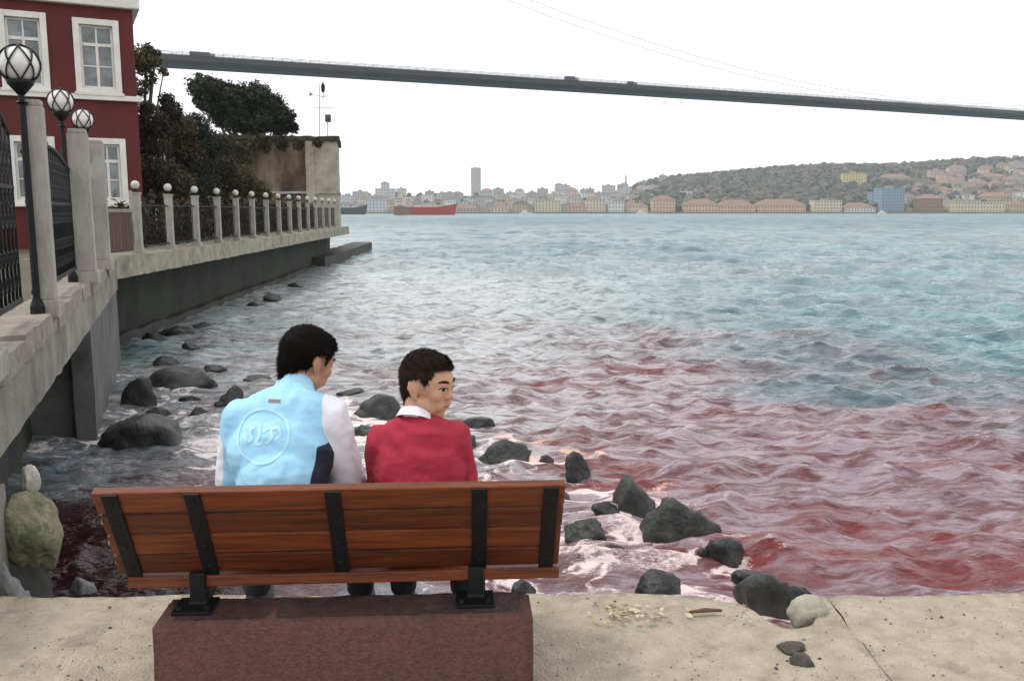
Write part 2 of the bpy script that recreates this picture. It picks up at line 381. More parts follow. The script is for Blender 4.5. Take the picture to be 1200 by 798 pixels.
M_dark = mat('wet_dark_concrete', (.035, .033, .030), (.014, .014, .013), scale=1.8, rough=.7, bump=.6, bscale=12, c3=(.035, .045, .018), s3=1.1, t3=(.45, .65))

# ------------------------------------------------------------------ rocks
M_rock = mat('dark_wet_rock', (.044, .046, .045), (.013, .014, .014), scale=7, spec=.35, rough=.42, bump=.8, bscale=26, c3=(.085, .088, .085), s3=3, t3=(.56, .72), rvar=.15)
M_rock2 = mat('grey_olive_rock', (.070, .073, .067), (.024, .026, .024), scale=6, spec=.3, rough=.5, bump=.9, bscale=24, c3=(.02, .021, .02), s3=2.5, t3=(.55, .72), rvar=.15)
M_boulder = mat('mossy_boulder', (.30, .27, .18), (.16, .155, .09), scale=9, rough=.85, bump=.9, bscale=30, c3=(.07, .09, .035), s3=4, t3=(.5, .62))
M_pale = mat('pale_stone', (.40, .37, .30), (.26, .24, .19), scale=10, rough=.85, bump=.8, bscale=30, c3=(.15, .14, .11), s3=8)
M_grey = mat('grey_stone', (.20, .20, .19), (.11, .11, .105), scale=9, rough=.7, bump=.8, bscale=30)
def rock_mesh(name, sx, sy, sz, seed, m, cuts=16, sub=4, rough=.075, peak=0):
    r = random.Random(seed)
    bm = bmesh.new(); bmesh.ops.create_icosphere(bm, subdivisions=sub, radius=1)
    pl = []
    for _ in range(cuts):
        n = Vector((r.gauss(0, 1), r.gauss(0, 1), r.gauss(0, .8))).normalized(); pl.append((n, r.uniform(.55, .95)))
    off = Vector((seed*3.1, seed*1.7, 0))
    for v in bm.verts:
        d = v.co.normalized(); k = 1.05
        for n, h in pl:
            c = d.dot(n)
            if c > .05: k = min(k, h/c)
        k *= 1+rough*1.3*noise.noise(d*2.2+off)+rough*noise.noise(d*6+off)+rough*.5*noise.noise(d*15+off)
        p = d*k
        if peak: p.z += peak*max(0, p.z)*math.exp(-((p.x+.35)/.35)**2)
        v.co = Vector((p.x*sx, p.y*sy, p.z*sz))
    for f in bm.faces: f.smooth = True
    me = bpy.data.meshes.new(name); bm.to_mesh(me); bm.free(); me.materials.append(m)
    return me
def rock(px, py, w, h, label, seed, m=None, name='rock', z=W, Y=None, depth=.8, sink=.35, rz=0, group='dark rocks in the wash below the quay', peak=0, cuts=16, cat='rock'):
    p = at(px, py, z=z) if Y is None else at(px, py, Y=Y)
    s = p.y*1.02/1050
    if group.startswith('dark rocks'): w *= .94; h *= .72 if px > 320 else .60; sink = .55; m = m or (M_rock2 if seed in (11, 13, 14, 18, 15, 7, 2) else M_rock)
    sx = w*s/2/.84; H = h*s; sz = H/(1-sink)/.84/(1+peak*.7); sz = sz/2*1.15
    me = rock_mesh(name, sx, sx*depth, sz, seed, m or M_rock, cuts=cuts, peak=peak)
    o = link(name, me); o.location = (p.x, p.y+sx*depth*.6, p.z+H-sz*.84*(1+peak*.7)); o.rotation_euler.z = rz
    return tag(o, label, cat, group)
rock(165, 524, 104, 38, 'large rounded dark rock at the foot of the grey wall panel, left of the boys', 1, depth=1.1)
rock(206, 456, 84, 27, 'dark jagged rock in white foam behind the large rounded rock', 2)
rock(160, 474, 46, 40, 'upright dark rock pressed against the end of the near wall', 3)
rock(266, 474, 36, 30, 'small dark rock by the left shoulder of the boy in light blue', 4)
rock(303, 447, 44, 10, 'low flat dark rock just left of the neck of the boy in light blue', 5, depth=.6)
rock(412, 462, 42, 7, 'thin flat dark slab just right of the cheek of the boy in light blue', 6, depth=.5)
rock(441, 489, 70, 26, 'broad flat-topped dark slab between the heads of the two boys', 7, depth=.7)
rock(428, 512, 40, 18, 'dark rock showing beside the white sleeve between the two boys', 8)
rock(557, 497, 50, 13, 'flat dark rock just right of the face of the boy in red', 9, depth=.6)
rock(548, 524, 26, 16, 'small dark rock at the right shoulder of the boy in red', 10)
rock(592, 543, 76, 26, 'flat grey-green rock with orange froth along its far side', 11, depth=.7)
rock(677, 557, 38, 28, 'round grey rock above the right end of the bench', 12)
rock(745, 602, 62, 42, 'pointed grey rock with its tip leaning left, mid-row', 13, peak=.5, rz=.2)
rock(803, 630, 98, 48, 'largest sloping dark rock right of the pointed rock', 14, depth=.7)
rock(690, 630, 60, 26, 'low dark rock in white foam just right of the bench end', 15)
rock(850, 656, 50, 28, 'dark lump of rock below the right end of the largest sloping rock', 16)
rock(775, 700, 58, 30, 'low dark rock peeping over the quay edge left of the broken notch', 17)
rock(914, 722, 94, 68, 'big angular dark boulder rising behind the broken notch of the quay', 18, peak=.35)
for q in ((640, 540, 22, 9, 'small low rock among orange froth left of the round grey rock'), (716, 603, 44, 14, 'flat dark rock touching the left foot of the pointed grey rock'), (722, 648, 34, 11, 'small rock awash between the low dark rock and the largest sloping rock'),
          (655, 585, 30, 8, 'flat wet rock awash just above the right end of the bench'), (828, 650, 24, 12, 'small rock wedged left of the dark lump'), (880, 680, 40, 14, 'low rock at the left foot of the big angular boulder'), (500, 478, 30, 6, 'thin flat rock left of the ear of the boy in red'),
          (232, 488, 30, 14, 'small dark rock at the right tip of the large rounded rock'), (190, 428, 44, 12, 'low dark rock left behind the jagged rock'), (245, 436, 36, 10, 'low rock at the right end of the jagged rock'), (150, 505, 50, 22, 'black rock wedged between the large rounded rock and the grey panel'), (222, 470, 26, 10, 'small wet rock below the jagged rock'), (180, 490, 40, 14, 'wet rock behind the top of the large rounded rock')):
    rock(q[0], q[1], q[2], q[3], q[4], 60+q[0] % 37, depth=.7)
rock(612, 698, 34, 18, 'small dark stone seen under the right end of the bench', 19)
rock(96, 694, 34, 26, 'small grey stone in the dark red water left of the bench', 20, m=M_grey)
for i, (x, y, w, h) in enumerate([(205, 392, 40, 9), (178, 402, 26, 12), (318, 352, 26, 6), (300, 360, 22, 5), (345, 337, 20, 5), (235, 385, 30, 6), (222, 410, 20, 8)]):
    rock(x, y, w, h, ['low dark stone in foam nearest the corner of the promenade wall', 'dark stone in foam beside the corner panel of the near wall', 'low dark stone at the waterline under the middle of the promenade', 'dark stone left of the low stone under the middle of the promenade', 'farthest low stone at the foot of the promenade wall', 'long low stone in the shade of the promenade wall above the jagged rock', 'stone awash right above the dark jagged rock'][i], 30+i, group='stones at the foot of the promenade wall', depth=.7)
rock(30, 656, 54, 76, 'beige mossy boulder in the bottom left under the near wall', 40, m=M_boulder, name='boulder', Y=4.75, depth=.9, sink=.1, group='pale stones by the near wall', cuts=10)
rock(31, 577, 22, 28, 'small white rounded stone resting on the beige mossy boulder', 41, m=mat('white_stone', (.55, .54, .49), (.4, .39, .35), rough=.8, bump=.4), name='stone', Y=5.0, sink=.1, group='pale stones by the near wall', cat='stone')
rock(-8, 800, 120, 122, 'grey sloping stone at the left edge beside the quay', 42, m=M_grey, name='rock', Y=4.15, depth=.6, sink=.2, group='pale stones by the near wall')
rock(14, 775, 84, 135, 'dark green stone under the beige mossy boulder', 43, m=M_dark, Y=4.7, depth=.9, sink=.2, group='pale stones by the near wall')
# small things lying on the quay
rock(950, 738, 46, 32, 'broken lump of pale concrete set in the notch of the quay edge', 50, m=M_pale, name='concrete_lump', z=-.06, depth=.8, sink=.2, group='loose bits on the quay', cuts=9, cat='concrete')
rock(930, 764, 36, 9, 'dark wet clod on the quay nearest the right foreground crack', 51, m=mat('dark_clod', (.05, .04, .03), rough=.6, bump=.6), name='clod', z=.0, sink=.3, group='loose bits on the quay', cat='clod')
rock(940, 780, 34, 8, 'flat dark clod just below the other wet clod', 52, m=bpy.data.materials['dark_clod'], name='clod', z=.0, sink=.55, group='loose bits on the quay', cat='clod')
st = MB(); a = at(808, 717, z=.02); b_ = at(846, 715, z=.022)
st.tube([a, (a+b_)/2+Vector((0, .003, .004)), b_], [.006, .010, .006], 8)
tag(st.build('stick', mat('brown_stick', (.12, .07, .04), rough=.8, bump=.5), smooth=True), 'short brown stick lying near the quay edge', 'stick', 'loose bits on the quay')
lv = MB(); rr = random.Random(5)
for _ in range(80):
    px = rr.gauss(735, 26) if rr.random() < .8 else rr.uniform(680, 880); p = at(px, rr.gauss(717, 6), z=.018)
    s = rr.uniform(.006, .022); a = rr.uniform(0, 6.28); M = Matrix.Translation(p) @ Matrix.Rotation(a, 4, 'Z') @ Matrix.Rotation(rr.uniform(-.5, .5), 4, 'X')
    lv.cur = rr.choice([0, 0, 1, 2])
    lv.add([M @ Vector(q) for q in ((-s, 0, 0), (-.2*s, -.5*s, .15*s), (s, 0, .3*s), (-.1*s, .5*s, .1*s))], [(0, 1, 2, 3)])
tag(lv.build('leaf_litter', [mat('dry_leaf', (.42, .34, .19), rough=.8), mat('brown_leaf', (.25, .15, .08), rough=.8), mat('pale_leaf', (.55, .5, .36), rough=.8)]), 'dry leaves and scraps scattered on the quay right of the bench', 'leaves', kind='stuff')

gr = MB(); rr = random.Random(8)
for _ in range(1500):
    x = rr.uniform(-2.3, 2.6); y = rr.uniform(2.75, 3.60); s = rr.choice((.002, .003, .003, .004, .007))*rr.uniform(.7, 1.4)
    if y > quay_edge(x)-.02: continue
    z = .014*noise.noise((x*2.1, y*2.1, 0))+.006*noise.noise((x*9, y*9, 2)); gr.cur = rr.choice((0, 0, 1, 2)); a = rr.uniform(0, 6.28)
    P = [Vector((x+s*rr.uniform(.7, 1.3)*math.cos(a+k*1.257), y+s*rr.uniform(.6, 1.1)*math.sin(a+k*1.257), z-.001)) for k in range(5)]+[Vector((x, y, z+s*.8))]
    gr.add(P, [(k, (k+1) % 5, 5) for k in range(5)])
tag(gr.build('grit', [M_pale, M_grey, bpy.data.materials['dark_clod']]), 'grit scattered over the quay', kind='stuff')

# ------------------------------------------------------------------ bench and plinth
M_wood = mat('varnished_wood', (.165, .040, .011), (.066, .015, .005), scale=3.5, rough=.42, bump=.25, bscale=18, stretch=(1, 14, 14), rnd=.28, detail=9, rvar=.12, spec=.35, c3=(.045, .012, .006), s3=5, t3=(.6, .8))
M_steel = mat('black_steel', (.008, .008, .009), (.005, .005, .006), scale=20, spec=.25, rough=.55, bump=.15)
M_plinth = mat('red_aggregate', (.165, .070, .057), (.105, .044, .037), scale=55, rough=.8, bump=.8, bscale=120, c3=(.075, .035, .03), s3=6, t3=(.52, .72), detail=3)
M_plinth_top = mat('damp_aggregate', (.10, .055, .048), (.04, .022, .02), scale=25, rough=.5, bump=.6, bscale=90)
BY = R(3.4)
pl_ = empty('bench_plinth', (-.552, 2.86, 0), 'rough red-brown aggregate block under the bench', 'plinth', rz=BY)
bm = bmesh.new(); bmesh.ops.create_cube(bm, size=1)
for v in bm.verts: v.co = Vector((v.co.x*1.235, v.co.y*.21, v.co.z*.36+.12))
bmesh.ops.bevel(bm, geom=bm.edges[:], offset=.012, segments=3, affect='EDGES')
bmesh.ops.subdivide_edges(bm, edges=[e for e in bm.edges if e.calc_length() > .2], cuts=40, use_grid_fill=True)
for v in bm.verts: v.co += Vector([.004*noise.noise(v.co*k+Vector((k, 0, 0))) for k in (9, 11, 14)])
b = MB(); b.bm(bm); b.build('block', M_plinth, pl_, smooth=True)
tp = MB(); tp.bbox((-.56, -.075, .296), (.58, .085, .302), .002); tp.build('damp_top', M_plinth_top, pl_)
be = empty('park_bench', (-.572, 2.80, 0), 'red-brown slatted wooden bench with black steel straps on a stone block', 'bench', rz=BY)
LB = 1.485; TOPY, TOPZ = -.065, .752; BOTY, BOTZ = .118, .408
dv = Vector((0, TOPY-BOTY, TOPZ-BOTZ)); ln = dv.length; dv.normalize(); nv = Vector((0, dv.z, -dv.y))  # nv points to the sea
def back_pt(a, off): return Vector((0, BOTY, BOTZ))+dv*a+nv*off
def plank(x0, x1, a0, a1, t0, t1, name, parent, m):
    b = MB(); M = Matrix(((1, 0, 0, 0), (0, dv.y, nv.y, BOTY), (0, dv.z, nv.z, BOTZ), (0, 0, 0, 1)))
    b.bbox((x0, a0, t0), (x1, a1, t1), .006, M); return b.build(name, m, parent)
hp = ln/4
for k in range(4):
    plank(-LB/2+random.uniform(-.003, .003), LB/2+random.uniform(-.003, .003), k*hp+.004, (k+1)*hp-.004, .0, .030, 'back_slat', be, M_wood)
sx = [-.690, -.437, .0, .466, .696]
for i, x in enumerate(sx):
    s_ = plank(x-.025, x+.025, -.02, ln-.006, -.009, -.001, 'back_strap', be, M_steel)
    bo = MB()
    for k in range(4):
        p = back_pt((k+.5)*hp, -.0095); q = back_pt((k+.5)*hp, -.0145)
        bo.cyl(Vector((x, p.y, p.z)), Vector((x, q.y, q.z)), .008, .006, 8)
    bo.build('bolt', M_steel, s_)
# black end bars with bolt heads on the left end
for sgn in (-1,):
    for k in range(4):
        p = back_pt((k+.5)*hp, .014); bb = MB(); bb.cyl((sgn*LB/2, p.y, p.z), (sgn*LB/2-.006, p.y, p.z), .010, .008, 10)
        bb.build('end_bolt', mat('dull_bolt', (.35, .25, .2), rough=.5, metal=.6) if k == 0 else bpy.data.materials['dull_bolt'], be)
for k in range(4):
    y0 = BOTY-.015+k*.108
    b = MB(); b.bbox((-LB/2+.03 if k == 0 else -LB/2, y0, .365-.012*k*0), (LB/2, y0+.1, .405), .006); b.build('seat_slat', M_wood, be)
for x in (-.480, .455):
    lg = MB(); lg.bbox((x-.032, BOTY-.01, .31), (x+.032, BOTY+.05, .40), .005)
    lg.bbox((x-.03, BOTY-.02, .345), (x+.03, BOTY+.41, .363), .004)
    lg.add([Vector((x+sx_*.030, y, z)) for sx_ in (-1, 1) for y, z in ((BOTY-.05, .305), (BOTY+.02, .305), (BOTY+.34, .345), (BOTY+.0, .355))], [(0, 1, 2, 3), (7, 6, 5, 4), (0, 4, 5, 1), (1, 5, 6, 2), (2, 6, 7, 3), (3, 7, 4, 0)])
    l_ = lg.build('leg', M_steel, be)
    fp = MB(); fp.bbox((x-.07, BOTY-.10, .303), (x+.06, BOTY+.02, .315), .003)
    for q in (-.05, .04): fp.cyl((x+q, BOTY-.075, .314), (x+q, BOTY-.075, .328), .011, .009, 6)
    fp.build('foot_plate', M_steel, l_)
    lw = MB(); lw.bbox((x-.026, BOTY-.032, .315), (x+.026, BOTY-.008, .42), .004); lw.build('bracket', M_steel, l_)

# ------------------------------------------------------------------ two boys
def cap(a, b, ra, rb): return ('c', Vector(a), Vector(b), ra, rb)
def ell(c, r, M=None): return ('e', Vector(c), Vector(r), M)
def blob(name, prims, voxel, smooth=6, fac=.5):
    b = MB()
    for p in prims:
        if p[0] == 'c':
            _, a, c, ra, rb = p; d = c-a; L_ = max(d.length, 1e-5); d /= L_; u = d.orthogonal().normalized(); w = d.cross(u); n = 20
            pr = [(ra*math.sin(t), -ra*math.cos(t)) for t in [math.pi/2*k/5 for k in range(6)]]+[(rb*math.cos(t), L_+rb*math.sin(t)) for t in [math.pi/2*k/5 for k in range(6)]]
            P = []; F = []
            for r_, h in pr: P += [a+d*h+(u*math.cos(t)+w*math.sin(t))*max(r_, 1e-4) for t in [2*math.pi*k/n for k in range(n)]]
            for i in range(len(pr)-1): F += [(i*n+k, i*n+(k+1) % n, (i+1)*n+(k+1) % n, (i+1)*n+k) for k in range(n)]
            F += [tuple(reversed(range(n))), tuple(range((len(pr)-1)*n, len(pr)*n))]
            b.add(P, F)
        else: b.sphere(p[1], p[2], 24, 16, p[3])
    me0 = b.mesh(name+'_cage', [])
    o = bpy.data.objects.new('cage', me0); COL.objects.link(o)
    md = o.modifiers.new('r', 'REMESH'); md.mode = 'VOXEL'; md.voxel_size = voxel; md.use_smooth_shade = True
    ms = o.modifiers.new('s', 'SMOOTH'); ms.iterations = smooth; ms.factor = fac
    dg = bpy.context.evaluated_depsgraph_get(); dg.update()
    me = bpy.data.meshes.new_from_object(o.evaluated_get(dg)); me.name = name
    bpy.data.objects.remove(o); bpy.data.meshes.remove(me0)
    me.polygons.foreach_set('use_smooth', [True]*len(me.polygons))
    return me
def dcap(p, a, b, ra, rb):
    d = b-a; t = max(0, min(1, (p-a).dot(d)/max(d.length_squared, 1e-9))); return (p-a-d*t).length-(ra+(rb-ra)*t)
def mesh_verts(me): 
    a = np.empty(len(me.vertices)*3, np.float32); me.vertices.foreach_get('co', a); return a.reshape(-1, 3)
def wrinkle(me, amp, f=14, dirs=(1, 1, .5), seed=0):
    no = np.empty(len(me.vertices)*3, np.float32); me.vertex_normals.foreach_get('vector', no); no = no.reshape(-1, 3)
    co = mesh_verts(me)
    for i in range(len(co)):
        p = Vector(co[i]); q = Vector((p.x*dirs[0], p.y*dirs[1], p.z*dirs[2]))*f
        q += Vector((noise.noise(q*.4+Vector((seed, 0, 0))), noise.noise(q*.4+Vector((0, seed+5, 0))), 0))*1.5
        n = noise.noise(q+Vector((seed, 2, 7))); n = (1-abs(n)*2.2)
        co[i] += no[i]*amp*n
    me.vertices.foreach_set('co', co.ravel()); me.update()
def skin_mat(name, c):
    m = mat(name, c, tuple(x*.86 for x in c), scale=30, rough=.5, bump=.08, bscale=200)
    p = m.node_tree.nodes['Principled BSDF']; p.inputs['Subsurface Weight'].default_value = .15; p.inputs['Subsurface Radius'].default_value = (.01, .004, .002)
    p.inputs['Subsurface Scale'].default_value = .5
    return m
M_skin = skin_mat('skin', (.44, .235, .15)); M_skin2 = skin_mat('skin_fair', (.54, .30, .195))
M_hair = mat('black_hair', (.009, .006, .005), (.004, .003, .003), scale=60, rough=.7, spec=.07)
M_hair2 = mat('dark_brown_hair', (.030, .019, .014), (.013, .008, .006), scale=60, rough=.7, spec=.08)
M_white_eye = mat('eye_white', (.6, .57, .53), rough=.3); M_iris = mat('dark_iris', (.02, .011, .007), rough=.2); M_lip = mat('lip', (.36, .13, .10), rough=.45)

def head_prims(T, k, kz):
    def e(c, r): return ell(T @ Vector(c), (r[0]*k, r[1]*k, r[2]*k*kz), T.to_3x3().normalized())
    def c(a, b, ra, rb): return cap(T @ Vector(a), T @ Vector(b), ra*k, rb*k)
    P = [e((0, -.016, .030), (.074, .094, .082)), e((0, .018, .022), (.068, .080, .072)), e((0, .034, -.038), (.053, .052, .066)), e((0, .060, -.078), (.022, .022, .020)),
         c((-.030, .048, -.062), (-.050, .012, -.048), .020, .024), c((.030, .048, -.062), (.050, .012, -.048), .020, .024),
         e((.036, .064, -.012), (.026, .022, .026)), e((-.036, .064, -.012), (.026, .022, .026)),
         c((-.034, .078, .031), (.034, .078, .031), .010, .010),
         c((0, .086, .018), (0, .100, -.014), .007, .0105), e((.009, .091, -.019), (.009, .009, .007)), e((-.009, .091, -.019), (.009, .009, .007)),
         c((-.016, .079, -.045), (.016, .079, -.045), .008, .008), c((-.013, .077, -.056), (.013, .077, -.056), .009, .009), e((.028, .066, -.042), (.024, .020, .028)), e((-.028, .066, -.042), (.024, .020, .028))]
    for s in (-1, 1):
        Te = Matrix.Rotation(s*R(18), 3, 'Z')
        P += [ell(T @ Vector((s*.077, -.012, -.004)), (.008*k, .018*k, .029*k), T.to_3x3().normalized() @ Te), c((s*.074, -.005, -.028), (s*.079, -.012, .0), .009, .009),
              c((s*.079, -.026, .018), (s*.079, -.028, -.002), .010, .010)]
    return P

def make_boy(name_label, base, J, k, yaw, pitch, tilt, build_shirt, skin, hairm, hair_len, trousers, seed, kz=1.04):
    """J: joints in world space; the person's Empty stands on the seat"""
    root = empty('person', base, name_label, 'person', 'boys sitting on the bench')
    off = -Vector(base)
    for q in list(J): J[q] = Vector(J[q])+off
    T = Matrix.Translation(J['head']) @ Matrix.Rotation(yaw, 4, 'Z') @ Matrix.Rotation(tilt, 4, 'Y') @ Matrix.Rotation(pitch, 4, 'X') @ Matrix.Diagonal((k, k, k*kz, 1))
    body = head_prims(T, k, kz)
    nk = J['neck']; hb = T @ Vector((0, -.03, -.045))
    body += [cap(nk+Vector((0, 0, -.02)), hb, .054*k, .052*k), ell(J['chest'], J['rchest']), cap(J['waist'], J['pelvis'], J['rw'].x, J['rw'].y), ell(J['pelvis'], (J['rw'].y*1.15, .11*k, .10*k))]
    for s in 'LR':
        sh, el, wr = J['sh'+s], J['el'+s], J['wr'+s]; d = (wr-el).normalized()
        body += [cap(nk+Vector((0, 0, -.035)), sh, .045*k, .048*k), cap(sh, el, .045*k, .036*k), cap(el, wr, .036*k, .024*k)]
        # hand: palm, four fingers bent over the thigh and a thumb from the side of the palm
        side = d.cross(Vector((0, 0, 1))).normalized(); dn = side.cross(d).normalized()
        if dn.z > 0: dn = -dn
        pc = wr+d*.045*k
        body.append(ell(pc, (.034*k, .046*k, .015*k), Matrix((side, d, -dn)).transposed()))
        for i, (o_, l_) in enumerate(((-.027, .058), (-.009, .068), (.009, .064), (.026, .050))):
            r0 = wr+d*.080*k+side*o_*k; r1 = r0+(d*.8+dn*.25).normalized()*l_*.5*k; r2 = r1+(d*.45+dn*.8).normalized()*l_*.5*k
            body += [cap(r0-d*.012, r1, .0088*k, .0082*k), cap(r1, r2, .0082*k, .0070*k)]
        ts = -1 if s == 'R' else 1
        t0 = wr+d*.025*k+side*.03*ts*k; t1 = t0+(d*.7+side*.7*ts).normalized()*.03*k; t2 = t1+(d*.95+side*.2*ts+dn*.3).normalized()*.028*k
        body += [cap(t0, t1, .0105*k, .0095*k), cap(t1, t2, .0095*k, .008*k)]
        hp_, kn, an = J['hp'+s], J['kn'+s], J['an'+s]
        body += [cap(hp_, kn, .072*k, .050*k), cap(kn, an, .047*k, .032*k)]
    me = blob('person_body', body, .0055, 6); me.materials.append(skin); link('body', me, root)
    # trousers
    tr = [ell(J['pelvis'], (J['rw'].y*1.22, .125*k, .11*k))]
    for s in 'LR': tr += [cap(J['hp'+s], J['kn'+s], .082*k, .062*k), cap(J['kn'+s], J['an'+s]+Vector((0, 0, .02)), .060*k, .052*k)]
    mt = blob('trousers', tr, .010, 4); wrinkle(mt, .004, 16, (1, 1, 1), seed); mt.materials.append(trousers); link('trousers', mt, root)
    for s in 'LR':
        an = J['an'+s]; z0 = -base[2]
        sb = blob('shoe', [cap(an+Vector((0, -.02, -.03)), an+Vector((0, .11, -.04)), .040*k, .036*k), ell(Vector((an.x, an.y+.05, z0+.022)), (.046*k, .115*k, .022))], .008, 3)
        sb.materials.append(bpy.data.materials.get('dark_shoe') or mat('dark_shoe', (.03, .03, .035), rough=.5)); link('shoe', sb, root)
    build_shirt(root, J, T, k)
    # hair: a cap over the skull that stops at the hairline, with short strands standing out of it
    Ti = T.inverted()
    hm = blob('hair', [ell(T @ Vector((0, -.020, .034)), (.082*k, .100*k, .086*k*kz), T.to_3x3().normalized()), ell(T @ Vector((0, .01, .05)), (.073*k, .083*k, .066*k*kz), T.to_3x3().normalized()),
                       cap(T @ Vector((0, -.066, -.015)), T @ Vector((0, -.050, -.058)), .048*k, .042*k)], .006, 3)
    bm = bmesh.new(); bm.from_mesh(hm)
    def hairless(p):
        y, z, x = p.y, p.z, abs(p.x)
        zl = np.interp(y, [-.12, -.07, -.045, -.03, -.022, .012, .03, .045, .06, .11], [-.088, -.088, -.078, -.035, .028, .034, .004, .034, .066, .074])
        return z < zl+.004*noise.noise(p*90)
    bmesh.ops.delete(bm, geom=[v for v in bm.verts if hairless(Ti @ v.co)], context='VERTS')
    bm.normal_update()
    rr = random.Random(seed); vl = list(bm.verts); sb = MB(); sb.smooth = False
    lay = T.to_3x3().normalized()
    for v in vl:
        v.co += v.normal*.0015*noise.noise((Ti @ v.co)*60)
    for _ in range(int(11000)):
        v = rr.choice(vl); n = v.normal; p = v.co+Vector((rr.uniform(-.004, .004) for _ in range(3)))
        lp = Ti @ v.co
        flow = lay @ Vector((rr.gauss(0, .12), .6 if lp.z > .05 else -.1, -.9 if lp.z < .06 else .1))
        if lp.z > .075 and lp.y > .03: flow = lay @ Vector((.1, .9, .7))
        d = (n*.34+flow*.9+Vector((rr.gauss(0, .10) for _ in range(3)))).normalized(); L_ = hair_len*rr.uniform(.5, 1.25)
        w = d.cross(n); w = (w.normalized() if w.length > 1e-3 else d.orthogonal())*0.0011
        a = p-n*.002; m_ = p+d*L_*.55; t_ = p+(d+Vector((0, 0, -.25))).normalized()*L_
        sb.add([a-w, a+w, m_+w*.7, m_-w*.7, t_], [(0, 1, 2, 3), (3, 2, 4)])
    for f in bm.faces: f.smooth = True
    bm.to_mesh(hm); bm.free(); hm.materials.append(hairm); ho = link('hair', hm, root)
    tag(sb.build('strands', hairm, ho), kind='stuff')
    # eyes, brows
    bmb = bmesh.new(); bmb.from_mesh(me); bvb = BVHTree.FromBMesh(bmb); bmb.free(); fwd = lay @ Vector((0, -1, 0))
    def onface(x, z, e):
        h = bvb.ray_cast(T @ Vector((x, .2, z)), fwd); return h[0]-fwd*e
    for s in (-1, 1):
        def almond(w, h, e, cx_=.032, cz_=.0105, n=16):
            c = [onface(s*(cx_+w*math.cos(t)), cz_+h*math.sin(t)*(1 if math.sin(t) > 0 else .75)*abs(math.sin(t))**.2, e) for t in [2*math.pi*i/n for i in range(n)]]
            b = MB(); b.add(c+[onface(s*cx_, cz_, e+.0012)], [(i, (i+1) % n, n) for i in range(n)]); return b
        eo = almond(.0145, .0062, .0004).build('eye', M_white_eye, root, True)
        almond(.0068, .0060, .0012, .033).build('iris', M_iris, eo, True)
        lid = MB(); lid.tube([onface(s*(.032+.0150*math.cos(t)), .0105+.0068*math.sin(t)**.8, .0008) for t in [math.pi*(i+.001)/8.01 for i in range(9)]], .0017*k, 6); lid.build('eyelash', M_hair, eo, True)
        br = MB(); br.tube([T @ Vector((s*x, y, z)) for x, y, z in ((.012, .0925, .0315), (.024, .091, .036), (.040, .083, .0375), (.050, .072, .033))], [.0036*k, .0052*k, .0046*k, .002*k], 8); br.build('eyebrow', hairm, root, True)
    lp = MB(); lp.tube([T @ Vector((x, y, z)) for x, y, z in ((-.021, .0825, -.050), (-.008, .0895, -.0485), (0, .089, -.0495), (.008, .0895, -.0485), (.021, .0825, -.050))], [.001, .003*k, .003*k, .003*k, .001], 8)
    lp.build('lips', M_lip, root, True)
    return root
def project(pts2, bvh, y0=-2, eps=.002):
    o = []
    for x, z in pts2:
        h = bvh.ray_cast(Vector((x, y0, z)), Vector((0, 1, 0)))
        o.append((h[0]+h[1]*eps, h[1].copy()) if h[0] else None)
    return o

M_blue = mat('pale_blue_jersey', (.26, .55, .78), (.22, .49, .72), scale=7, rough=.75, bump=.12, bscale=260)
M_wsl = mat('white_jersey', (.76, .75, .80), (.68, .67, .74), scale=8, rough=.75, bump=.12, bscale=260)
M_navy = mat('navy_panel', (.012, .016, .035), rough=.8, bump=.1, bscale=260)
def jersey_mat():
    m = mat('jersey', (.36, .66, .86), (.31, .60, .81), scale=7, rough=.75, bump=.12, bscale=260); t = m.node_tree; N = t.nodes; L = t.links; p = N['Principled BSDF']
    c = p.inputs['Base Color'].links[0].from_socket
    for nm, col in (('side', (.012, .016, .035)), ('sleeve', (.76, .75, .80))):
        a = N.new('ShaderNodeAttribute'); a.attribute_name = nm; r = N.new('ShaderNodeMapRange'); r.inputs[1].default_value = -.001; r.inputs[2].default_value = .001
        L.new(a.outputs['Fac'], r.inputs[0]); k = N.new('ShaderNodeMix'); k.data_type = 'RGBA'; L.new(r.outputs[0], k.inputs[0]); L.new(c, k.inputs[6]); k.inputs[7].default_value = (*col, 1); c = k.outputs[2]
    L.new(c, p.inputs['Base Color']); return m
M_jersey = jersey_mat()
M_collar = mat('pale_collar', (.44, .68, .74), (.38, .62, .70), scale=9, rough=.8, bump=.2, bscale=200)
M_print = mat('pale_print', (.44, .72, .88), (.44, .72, .88), rough=.75); M_print2 = mat('dull_red_print', (.30, .16, .20), rough=.6)
M_jeans = mat('dark_jeans', (.02, .022, .035), (.012, .013, .022), scale=30, rough=.85, bump=.2, bscale=300)
